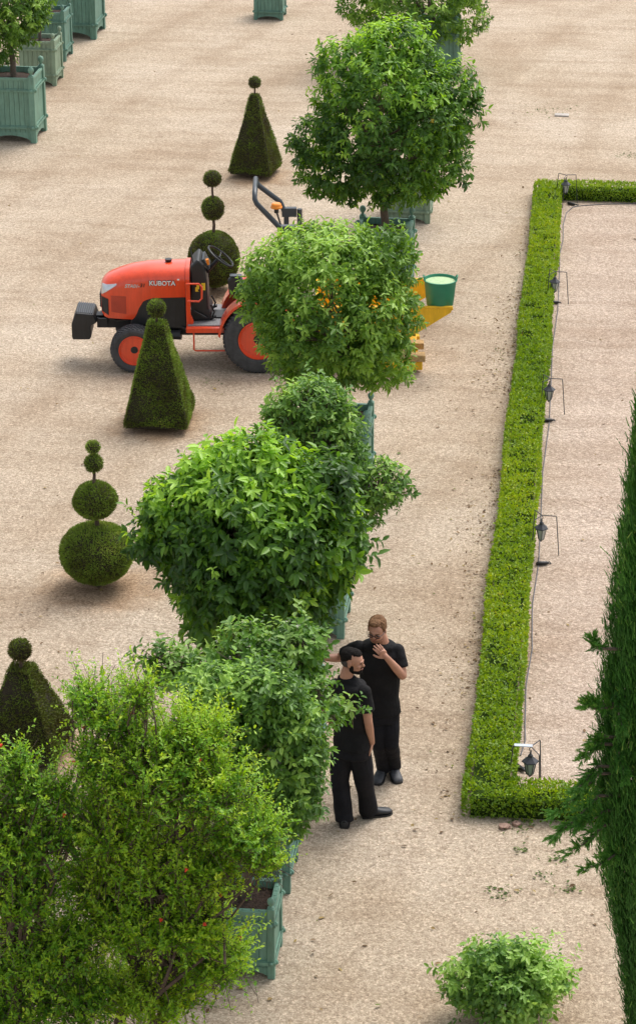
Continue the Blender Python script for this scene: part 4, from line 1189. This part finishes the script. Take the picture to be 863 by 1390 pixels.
# bucket
bk = thing('rubber_bucket', TL(2.4 + 1.70, .07, .912), 'green rubber bucket with pale green contents on the hopper corner', 'bucket', None, YAW)
def ringv(r, z, n=32): return [(r * math.cos(2 * math.pi * k_ / n), r * math.sin(2 * math.pi * k_ / n), z) for k_ in range(n)]
bp_ = [(.001, .0), (.165, .0), (.180, .012), (.215, .345), (.228, .350), (.230, .362), (.214, .364), (.205, .345), (.196, .27)]
n = 32; vs = []
for r_, z_ in bp_: vs += ringv(r_, z_)
MB().add(vs, [(i * n + k_, i * n + (k_ + 1) % n, (i + 1) * n + (k_ + 1) % n, (i + 1) * n + k_) for i in range(len(bp_) - 1) for k_ in range(n)]).build('tub_body', M['bucket'], bk, 50)
MB().lathe([(.001, .24), (.196, .28), (.205, .330), (.001, .342)], n=32).build('contents', M['bucket_in'], bk)
for s in (-1, 1):
    MB().tube([(s * .20, -.07, .355), (s * .222, -.05, .40), (s * .228, 0, .415), (s * .222, .05, .40), (s * .20, .07, .355)], .009, 6).build('handle', M['bucket'], bk, True)

# ------------------------------------------------------------------ people
def remesh(mb, voxel, smooth_it=2, noise=0.0, nf=12, seed=0):
    me = bpy.data.meshes.new('t'); me.from_pydata(mb.v, [], mb.f)
    import bmesh
    bm = bmesh.new(); bm.from_mesh(me); bmesh.ops.recalc_face_normals(bm, faces=bm.faces); bm.to_mesh(me); bm.free()
    o = bpy.data.objects.new('t', me); COL.objects.link(o)
    r = o.modifiers.new('r', 'REMESH'); r.mode = 'VOXEL'; r.voxel_size = voxel; r.use_smooth_shade = True
    if smooth_it:
        s = o.modifiers.new('s', 'SMOOTH'); s.iterations = smooth_it; s.factor = .5
    dg = bpy.context.evaluated_depsgraph_get(); out = bpy.data.meshes.new_from_object(o.evaluated_get(dg))
    bpy.data.objects.remove(o)
    if noise:
        k_ = len(out.vertices); a = np.zeros(k_ * 3, np.float32); out.vertices.foreach_get('co', a); a = a.reshape(-1, 3).astype(float)
        nn = np.zeros(k_ * 3, np.float32); out.vertices.foreach_get('normal', nn); nn = nn.reshape(-1, 3)
        f = 1 - np.abs(snoise(a * np.array([1, 1, .8]), nf, seed)) * 1.6
        a = a + nn * (noise * f + noise * .6 * snoise(a, nf * 2.3, seed + 1))[:, None]
        out.vertices.foreach_set('co', a.astype(np.float32).ravel())
    out.polygons.foreach_set('use_smooth', np.ones(len(out.polygons), bool)); out.update()
    return out
def cap(mb, pts, rs, n=14, flat=1.0, ref=None):
    """tapered limb with round ends"""
    pts = [Vector(p) for p in pts]
    mb.tube(pts, rs, n, True)
    for p, r in zip(pts, rs): mb.ell(p, (r * .99,) * 3, 14, 10)
def ringloft(mb, secs, n=24):
    """secs: centre, unit x-axis, rx, ry : stacked ovals"""
    vs = []
    for c, ax, rx, ry in secs:
        c = Vector(c); ax = Vector(ax).normalized(); ay = Vector((-ax.y, ax.x, 0)).normalized()
        for k_ in range(n):
            a = 2 * math.pi * k_ / n; vs.append(c + ax * rx * math.cos(a) + ay * ry * math.sin(a))
    m = len(secs)
    fs = [(i * n + k_, i * n + (k_ + 1) % n, (i + 1) * n + (k_ + 1) % n, (i + 1) * n + k_) for i in range(m - 1) for k_ in range(n)] + [tuple(range(n))[::-1], tuple((m - 1) * n + k_ for k_ in range(n))]
    mb.add(vs, fs)
def put(name, me, m, root, parent=None, label=None):
    me.materials.clear(); me.materials.append(m)
    o = bpy.data.objects.new(name, me); COL.objects.link(o)
    if parent is not None: o.parent = parent
    if label: o['label'] = label
    return o
def head_geo(mb, c, f, up, k=1.0):
    """skull, jaw, nose, brow, ears; f = facing direction. returns a mapper from face space to world"""
    f = Vector(f).normalized(); up = Vector(up).normalized(); r = f.cross(up).normalized(); up = r.cross(f).normalized()
    c = Vector(c)
    rot = Matrix((r, f, up)).transposed()
    W = lambda x, y, z: c + (r * x + f * y + up * z) * k
    eu = rot.to_euler()
    def E(p, rr, extra=None):
        e = eu if extra is None else (rot @ Euler(extra).to_matrix()).to_euler()
        mb.ell(W(*p), [q * k for q in rr], 18, 14, e)
    E((0, -.012, .030), (.077, .096, .088)); E((0, .030, -.040), (.060, .062, .070)); E((0, .055, -.085), (.034, .030, .026)); E((0, .030, .020), (.066, .060, .075))
    E((0, .086, .022), (.045, .012, .012)); E((0, .098, -.018), (.013, .020, .016)); E((0, .090, .005), (.009, .014, .030))
    E((0, .084, -.050), (.024, .012, .014))
    for s in (-1, 1):
        E((s * .078, -.008, -.004), (.010, .020, .032), (0, 0, s * -.35)); E((s * .036, .066, -.020), (.024, .022, .020))
    return W, E, rot
def hand(mb, wrist, palm_dir, palm_n, thumb_side, curl, k=1.0, spread=.10):
    """palm and five tapered, bent fingers"""
    d = Vector(palm_dir).normalized(); n_ = Vector(palm_n); n_ = (n_ - d * n_.dot(d)).normalized(); s = d.cross(n_) * thumb_side
    w = Vector(wrist)
    rot = Matrix((s, d, n_)).transposed().to_euler()
    mb.ell(w + d * .045 * k, (.040 * k, .052 * k, .016 * k), 14, 10, rot)
    mb.ell(w + d * .012 * k, (.028 * k, .030 * k, .020 * k), 12, 8, rot)
    for i, (off, L_) in enumerate(((.030, .072), (.010, .080), (-.011, .074), (-.030, .058))):
        a = Vector(w + d * .078 * k + s * off * k - d * abs(off) * .25 * k)
        dd = (d + s * off * spread / .03).normalized(); p = [a - dd * .03 * k, a]
        ang = 0
        for j, fr2 in enumerate((.42, .32, .26)):
            ang += curl * (.55, 1.0, .8)[j]
            v = dd * math.cos(ang) - n_ * math.sin(ang)
            p.append(p[-1] + v * L_ * fr2 * k)
        cap(mb, p, [.0095 * k, .0095 * k, .0088 * k, .0080 * k, .0068 * k], 10)
    a = w + d * .020 * k + s * .026 * k
    v = (d * .75 + s * .75 - n_ * .15).normalized()
    cap(mb, [a, a + v * .036 * k, a + (v * .036 + (v + d * .6).normalized() * .030) * k, a + (v * .036 + (v + d * .6).normalized() * .030 + (v * .6 + d).normalized() * .024) * k], [.013 * k, .0115 * k, .010 * k, .008 * k], 10)
def shoe(heel, toe, w=.050, h=.085, m='shoe', root=None, lift=0):
    heel = Vector(heel); toe = Vector(toe); d = (toe - heel); L_ = d.length; d.normalize(); s = Vector((0, 0, 1)).cross(d).normalized(); u = d.cross(s)
    u = u if u.z > 0 else -u
    mb = MB()
    def P(a, b, c): return heel + d * (a * L_) + s * b + u * c
    secs = [(-.02, .030, .085), (.06, .040, .115), (.22, .042, .120), (.40, .042, .100), (.58, .049, .078), (.78, .052, .062), (.93, .043, .052), (1.01, .022, .036)]
    vs = []; n = 14
    for a, ww, hh_ in secs:
        for k_ in range(n):
            an = 2 * math.pi * k_ / n; c_, s2 = math.cos(an), math.sin(an)
            vs.append(P(a, ww * c_, .012 + (hh_ - .012) * .5 + (hh_ - .012) * .5 * math.copysign(abs(s2) ** .75, s2)))
    mb.add(vs, [(i * n + k_, i * n + (k_ + 1) % n, (i + 1) * n + (k_ + 1) % n, (i + 1) * n + k_) for i in range(len(secs) - 1) for k_ in range(n)] + [tuple(range(n))[::-1], tuple((len(secs) - 1) * n + k_ for k_ in range(n))])
    so_ = MB(); vs = []
    for z_ in (0, .018):
        for a, ww, hh_ in secs:
            vs.append(P(a, ww * 1.08 + .002, z_))
        for a, ww, hh_ in secs[::-1]:
            vs.append(P(a, -ww * 1.08 - .002, z_))
    q = len(secs) * 2
    so_.add(vs, [tuple(range(q))[::-1], tuple(range(q, 2 * q))] + [(i, (i + 1) % q, q + (i + 1) % q, q + i) for i in range(q)])
    return mb, so_

# ---- the bearded man, seen from behind
B1 = G(487, 1114)
A1 = lambda x, y, d=0.0: AT(x, y, B1, d) - B1
FL = lambda g_, b_: Vector((g_.x - b_.x, g_.y - b_.y, 0))
def Q(p): return tuple(p)
face1 = (RT * .93 - FH * .30 + Vector((0, 0, -.12)))
hd1 = A1(478.5, 897.5, .03)
f1 = FL(G(467, 1121), B1); f2 = FL(G(500, 1108), B1)
hipL, hipR = A1(464, 1013, .03), A1(488, 1015, -.02)
kneeL, kneeR = A1(461, 1060, .02), A1(494, 1060, -.0)
ankL, ankR = f1 + Vector((0, .02, .10)), f2 + Vector((0, 0, .10))
shL, shR = A1(456, 928, .10), A1(494, 937, -.08)
elL, elR = A1(443, 964, .06), A1(499.5, 979, -.12)
wrL, wrR = A1(452, 985, .24), A1(504.5, 1008, -.03)
neck = A1(470, 917, .02); chest = A1(474, 945, .02); waist = A1(476, 985, .02); pel = A1(477, 1010, .0)
saxis = (shR - shL); saxis.z = 0
mb = MB()
Wf, Ef, rot1 = head_geo(mb, hd1, face1, (0, 0, 1))
cap(mb, [A1(473, 908, .03), neck, neck + Vector((0, 0, -.08))], [.058, .060, .075])
ringloft(mb, [(pel, saxis, .15, .10), (waist, saxis, .145, .095), (chest, saxis, .165, .105), ((shL + shR) / 2 + Vector((0, 0, -.03)), saxis, .14, .07)])
for a, e, w_, h_d in ((shL, elL, wrL, FH), (shR, elR, wrR, -RT)):
    cap(mb, [a.lerp(e, .22), a.lerp(e, .5), e], [.046, .047, .040]); cap(mb, [e, e.lerp(w_, .35), w_], [.040, .039, .027])
hand(mb, wrL, (FH + Vector((0, 0, -.3))), Vector((0, 0, 1)), 1, .35)
hand(mb, wrR, Vector((0, 0, -1)) + FH * .1 - RT * .15, RT, 1, .3)
for h_, k_, a_ in ((hipL, kneeL, ankL), (hipR, kneeR, ankR)):
    cap(mb, [h_, k_, a_ - Vector((0, 0, .03))], [.058, .042, .034])
P1 = put('person', remesh(mb, .0045, 2), M['skin'], None); P1.location = B1
tag(P1, 'bearded man in black t-shirt and trousers seen from behind, one hand in his pocket', 'person', 'two men talking beside the tubs')
sh = MB()
ringloft(sh, [(pel + Vector((0, 0, -.02)), saxis, .182, .130), (pel.lerp(waist, .5), saxis, .175, .122), (waist, saxis, .168, .118), (waist.lerp(chest, .5), saxis, .178, .122), (chest, saxis, .192, .126), (chest.lerp(neck, .45), saxis, .180, .110), ((shL + shR) / 2 + Vector((0, 0, .045)), saxis, .12, .078), (neck + Vector((0, 0, -.012)), saxis, .075, .068)])
for a, e in ((shL, elL), (shR, elR)):
    cap(sh, [a + Vector((0, 0, -.022)), a.lerp(e, .35)], [.066, .064]); sh.tube([a + Vector((0, 0, -.02)), a.lerp(e, .66)], [.064, .067], 16)
sh.ell((shL + shR) / 2 + Vector((0, 0, .01)), (.15, .15, .055), 18, 10)
put('t_shirt', remesh(sh, .008, 3, .007, 8, 3), M['cotton'], None, P1)
tr = MB()
ringloft(tr, [(pel + Vector((0, 0, -.10)), saxis, .178, .132), (pel + Vector((0, 0, -.03)), saxis, .176, .128), (pel + Vector((0, 0, .05)), saxis, .165, .115)])
for h_, k_, a_ in ((hipL, kneeL, ankL), (hipR, kneeR, ankR)):
    h2 = h_ + Vector((0, 0, -.05))
    cap(tr, [h2, h2.lerp(k_, .5), k_, k_.lerp(a_, .5)], [.105, .100, .084, .078]); tr.tube([k_.lerp(a_, .4), a_ + Vector((0, 0, -.055))], [.078, .084], 16)
tr.box(Vector(kneeL) + Vector((-.065, 0, .20)), (.05, .12, .19))
put('trousers', remesh(tr, .008, 3, .007, 8, 5), M['trouser'], None, P1)
for (hh0, tt0) in (((f1 + FH * -.05), (f1 + FH * .20 + RT * .02)), ((f2 - RT * .06 - FH * .02), (f2 + RT * .215 + FH * .06))):
    a, s_ = shoe(hh0, tt0)
    o = a.build('shoe', M['shoe'], P1, 60); s_.build('sole', M['chassis'], o)
hr = MB()
def EH(mbx, W, rot, p, rr, extra=None):
    e = rot.to_euler() if extra is None else (rot @ Euler(extra).to_matrix()).to_euler()
    mbx.ell(W(*p), rr, 18, 14, e)
EH(hr, Wf, rot1, (0, -.034, .050), (.078, .088, .078)); EH(hr, Wf, rot1, (0, -.008, .086), (.060, .082, .040)); EH(hr, Wf, rot1, (0, -.058, .02), (.070, .054, .070))
put('hair', remesh(hr, .005, 1, .0025, 60, 4), M['hair_dark'], None, P1)
h2 = MB(); EH(h2, Wf, rot1, (0, -.040, -.004), (.0785, .070, .062)); put('clipped_sides', remesh(h2, .006, 1), M['hair_grey'], None, P1)
bd = MB(); EH(bd, Wf, rot1, (0, .030, -.078), (.0605, .0615, .032)); EH(bd, Wf, rot1, (0, .066, -.086), (.040, .036, .028)); EH(bd, Wf, rot1, (0, .090, -.038), (.027, .012, .007))
for s in (-1, 1): EH(bd, Wf, rot1, (s * .056, .014, -.050), (.012, .020, .034))
put('beard', remesh(bd, .004, 1, .002, 70, 6), M['hair_dark'], None, P1)
for s in (-1, 1):
    e = MB(); EH(e, Wf, rot1, (s * .033, .087, .006), (.010, .005, .0045)); e.build('eye', M['eye'], P1, True)
    e = MB(); EH(e, Wf, rot1, (s * .034, .091, .026), (.019, .006, .0035)); e.build('eyebrow', M['hair_dark'], P1, True)
e = MB(); EH(e, Wf, rot1, (0, .098, -.054), (.019, .006, .005)); e.build('mouth', M['lip'], P1, True)

# ---- the man with glasses, facing the viewer
B2 = G(526, 1062)
A2 = lambda x, y, d=0.0: AT(x, y, B2, d) - B2
face2 = (-FH * .90 - RT * .30 + Vector((0, 0, -.20)))
hd2 = A2(511.5, 855, -.06)
g1 = FL(G(520, 1052), B2); g2 = FL(G(534, 1050), B2)
hipL, hipR = A2(511, 968, .0), A2(530, 968, .0)
kneeL, kneeR = A2(514, 1010, -.03), A2(531, 1010, -.05)
ankL, ankR = g1 + Vector((0, .0, .10)), g2 + Vector((0, .0, .12))
shL, shR = A2(487, 876, .02), A2(540, 880, .0)
elL, elR = A2(460, 893, .16), A2(546, 917, -.10)
wrL, wrR = A2(436, 893, .02), A2(524, 892, -.27)
neck = A2(519, 871, .0); chest = A2(514, 900, .0); waist = A2(517, 945, .0); pel = A2(520, 962, .0)
saxis = Vector((shR.x - shL.x, shR.y - shL.y, 0))
mb = MB()
Wg, Eg, rot2 = head_geo(mb, hd2, face2, (0, 0, 1))
cap(mb, [A2(516, 862, -.01), neck, neck + Vector((0, 0, -.08))], [.056, .060, .075])
ringloft(mb, [(pel, saxis, .15, .10), (waist, saxis, .145, .095), (chest, saxis, .165, .105), ((shL + shR) / 2 + Vector((0, 0, -.03)), saxis, .14, .07)])
for a, e, w_ in ((shL, elL, wrL), (shR, elR, wrR)):
    cap(mb, [a.lerp(e, .22), a.lerp(e, .5), e], [.047, .048, .041]); cap(mb, [e, e.lerp(w_, .35), w_], [.041, .040, .027])
hand(mb, wrL, -RT - FH * .4 + Vector((0, 0, -.25)), Vector((0, 0, 1)), 1, .35)
hand(mb, wrR, (A2(511, 878, -.26) - wrR), -FH * .9 + RT * .15 + Vector((0, 0, .3)), -1, .22, spread=.07)
for h_, k_, a_ in ((hipL, kneeL, ankL), (hipR, kneeR, ankR)):
    cap(mb, [h_, k_, a_ - Vector((0, 0, .03))], [.058, .042, .034])
P2 = put('person', remesh(mb, .0045, 2), M['skin'], None); P2.location = B2
tag(P2, 'man with glasses and light brown hair in black clothes, hand raised to his chin', 'person', 'two men talking beside the tubs')
sh = MB()
ringloft(sh, [(pel + Vector((0, 0, -.03)), saxis, .164, .122), (pel.lerp(waist, .5), saxis, .163, .118), (waist, saxis, .162, .118), (waist.lerp(chest, .5), saxis, .185, .126), (chest, saxis, .200, .130), (chest.lerp(neck, .45), saxis, .190, .112), ((shL + shR) / 2 + Vector((0, 0, .045)), saxis, .125, .080), (neck + Vector((0, 0, -.010)), saxis, .078, .070)])
for a, e in ((shL, elL), (shR, elR)):
    cap(sh, [a + Vector((0, 0, -.024)), a.lerp(e, .35)], [.067, .066]); sh.tube([a + Vector((0, 0, -.02)), a.lerp(e, .70)], [.065, .069], 16)
sh.ell((shL + shR) / 2 + Vector((0, 0, .012)), (.168, .115, .058), 18, 10, (0, 0, math.atan2(saxis.y, saxis.x))); sh.ell(neck + Vector((0, 0, -.055)), (.105, .100, .050), 18, 10)
put('t_shirt', remesh(sh, .008, 3, .007, 8, 13), M['cotton'], None, P2)
tr = MB()
ringloft(tr, [(pel + Vector((0, 0, -.12)), saxis, .155, .118), (pel + Vector((0, 0, -.03)), saxis, .157, .117), (pel + Vector((0, 0, .05)), saxis, .150, .110)])
for h_, k_, a_ in ((hipL, kneeL, ankL), (hipR, kneeR, ankR)):
    h2 = h_ + Vector((0, 0, -.05))
    cap(tr, [h2, h2.lerp(k_, .5), k_, k_.lerp(a_, .5)], [.092, .088, .070, .064]); tr.tube([k_.lerp(a_, .4), a_ + Vector((0, 0, -.045))], [.060, .068], 16)
put('trousers', remesh(tr, .008, 3, .007, 8, 15), M['trouser'], None, P2)
for (hh0, tt0) in ((g1 + FH * .05, g1 - FH * .20 - RT * .07), (g2 + FH * .05 - RT * .01, g2 - FH * .20 + RT * .04)):
    a, s_ = shoe(hh0, tt0)
    o = a.build('shoe', M['shoe_grey'], P2, 60); s_.build('sole', M['chassis'], o)
hr = MB()
EH(hr, Wg, rot2, (0, -.028, .052), (.083, .094, .080)); EH(hr, Wg, rot2, (.008, .010, .100), (.060, .074, .030)); EH(hr, Wg, rot2, (0, -.055, .01), (.074, .062, .085))
for s in (-1, 1): EH(hr, Wg, rot2, (s * .066, .000, .042), (.016, .036, .046))
put('hair', remesh(hr, .005, 1, .004, 60, 14), M['hair_brown'], None, P2)
bd = MB(); EH(bd, Wg, rot2, (0, .030, -.072), (.0605, .064, .040)); EH(bd, Wg, rot2, (0, .088, -.040), (.027, .014, .008))
put('beard', remesh(bd, .004, 1, .001, 70, 6), M['beard_brown'], None, P2)
gl = MB()
for s in (-1, 1):
    pts = [Wg(s * .034 + .024 * math.cos(2 * math.pi * k_ / 14), .104, .002 + .016 * math.sin(2 * math.pi * k_ / 14)) for k_ in range(15)]
    gl.tube(pts, .0042, 5, cap=False)
    gl.tube([Wg(s * .057, .103, .006), Wg(s * .076, .06, .008), Wg(s * .082, -.005, .006)], .0026, 5)
    e = MB(); EH(e, Wg, rot2, (s * .033, .088, .001), (.013, .006, .006)); e.build('eye', M['eye'], P2, True)
    e = MB(); EH(e, Wg, rot2, (s * .034, .093, .027), (.021, .008, .004)); e.build('eyebrow', M['hair_brown'], P2, True)
gl.tube([Wg(-.011, .105, .005), Wg(.011, .105, .005)], .003, 5)
gl.build('glasses', M['black'], P2, True)
e = MB(); EH(e, Wg, rot2, (0, .095, -.055), (.020, .006, .0045)); e.build('mouth', M['lip'], P2, True)

# ------------------------------------------------------------------ litter, weeds, stones
def flat_leaves(n, pts, key, name, label, cat, ln=(.02, .05), tint=None):
    p = np.asarray(pts); n = len(p)
    P = np.concatenate([p, rng.uniform(.005, .02, (n, 1))], 1)
    a = rng.uniform(0, 6.3, n); D = np.stack([np.cos(a), np.sin(a), rng.normal(.1, .25, n)], 1)
    L_ = rng.uniform(*ln, n)
    V, Fq, T = leaf_geo(P, D, unit(np.array([0, 0, 1.]) + rng.normal(0, .3, (n, 3))), L_, L_ * rng.uniform(.35, .6, n), rng.random(n) if tint is None else tint, .1, .2)
    return tag(npmesh(name, V, Fq, M[key], None, T), label, cat, None, 'stuff')
n = 2600
yy = rng.uniform(20, 39.5, n); dist = rng.exponential(.13, n) * (1 + .9 * np.sin(yy * 1.9) ** 2 * (yy < 34))
keep = rng.random(n) < (.16 + .6 * (np.abs(yy - 33.3) < 2.3) + .35 * (np.abs(yy - 25.5) < 3))
flat_leaves(0, np.stack([hx0 - .02 - dist, yy], 1)[keep], 'litter', 'leaf_litter', 'fallen brown and yellow leaves along the outer foot of the hedge', 'fallen leaves')
sc_ = []
for k_ in range(420):
    g_ = G(random.uniform(0, 863), random.uniform(0, 1390) ** 1.0); sc_.append((g_.x, g_.y))
flat_leaves(0, sc_, 'litter', 'scattered_leaves', 'single dead leaves scattered over the open gravel', 'fallen leaves', (.025, .07))
wp = []
for (x, y, k_, s) in ((738, 150, 60, .25), (700, 1120, 40, .08), (752, 1165, 30, .06), (680, 1215, 30, .08), (770, 1210, 20, .05), (740, 1190, 16, .05), (705, 1155, 20, .05), (855, 212, 40, .12), (715, 345, 26, .12), (690, 480, 20, .15), (283, 520, 16, .1), (830, 1060, 10, .1)):
    g_ = G(x, y); wp += [(g_.x + random.gauss(0, s), g_.y + random.gauss(0, s)) for _ in range(k_)]
flat_leaves(0, wp, 'weed', 'weeds', 'small green weeds sprouting from the gravel', 'weeds', (.02, .05))
g_ = G(762, 157)
tag(MB().box((0, 0, .012), (.26, .16, .03)).build('stone_slab', M['stone'], None, bevel=.006, org=(0, 0, 0)), 'small pale flat slab set in the gravel at upper right', 'slab').location = g_
for i, (x, y, s) in enumerate(((684, 1124, .06), (700, 1120, .04))):
    g_ = G(x, y); m_ = MB().ell((0, 0, .012), (s, s * .7, .035), 10, 7)
    m_.v = [(a + random.uniform(-.014, .014), b_ + random.uniform(-.014, .014), max(0, min(.034, c_ + random.uniform(-.008, .008)))) for a, b_, c_ in m_.v]
    o = m_.build('rough_stone', M['brick'], None, False, org=(0, 0, 0)); o.location = g_
    tag(o, ('larger' if i == 0 else 'smaller') + ' pinkish rough stone at the near corner of the hedge', 'stone', 'stones at the hedge corner')

# ------------------------------------------------------------------ light
SUN_EL, SUN_AZ = 58.0, 60.0        # azimuth: degrees from +X (picture right) towards +Y
world = bpy.data.worlds.new('World'); S.world = world; world.use_nodes = True
wn = world.node_tree; bg = wn.nodes['Background']
sky = wn.nodes.new('ShaderNodeTexSky'); sky.sky_type = 'NISHITA'; sky.sun_disc = False
sky.sun_elevation = R(SUN_EL); sky.sun_rotation = R(90 - SUN_AZ); sky.air_density = 1.0; sky.dust_density = 4.0; sky.ozone_density = 1.0
hs = wn.nodes.new('ShaderNodeHueSaturation'); hs.inputs['Saturation'].default_value = .35
wn.links.new(sky.outputs[0], hs.inputs['Color']); wn.links.new(hs.outputs[0], bg.inputs['Color'])
bg.inputs['Strength'].default_value = .15
sl = bpy.data.lights.new('sun', 'SUN'); sl.energy = 1.15; sl.angle = R(32); sl.color = (1, .955, .89)
so = bpy.data.objects.new('sun', sl); COL.objects.link(so)
dv = Vector((math.cos(R(SUN_EL)) * math.cos(R(SUN_AZ)), math.cos(R(SUN_EL)) * math.sin(R(SUN_AZ)), math.sin(R(SUN_EL))))
so.rotation_euler = dv.to_track_quat('Z', 'Y').to_euler(); so.location = (5, 10, 30)

S.view_settings.view_transform = 'Standard'; S.view_settings.look = 'None'
S.view_settings.exposure = 0.70; S.view_settings.gamma = 1.0
S.cycles.max_bounces = 6
S.render.film_transparent = False
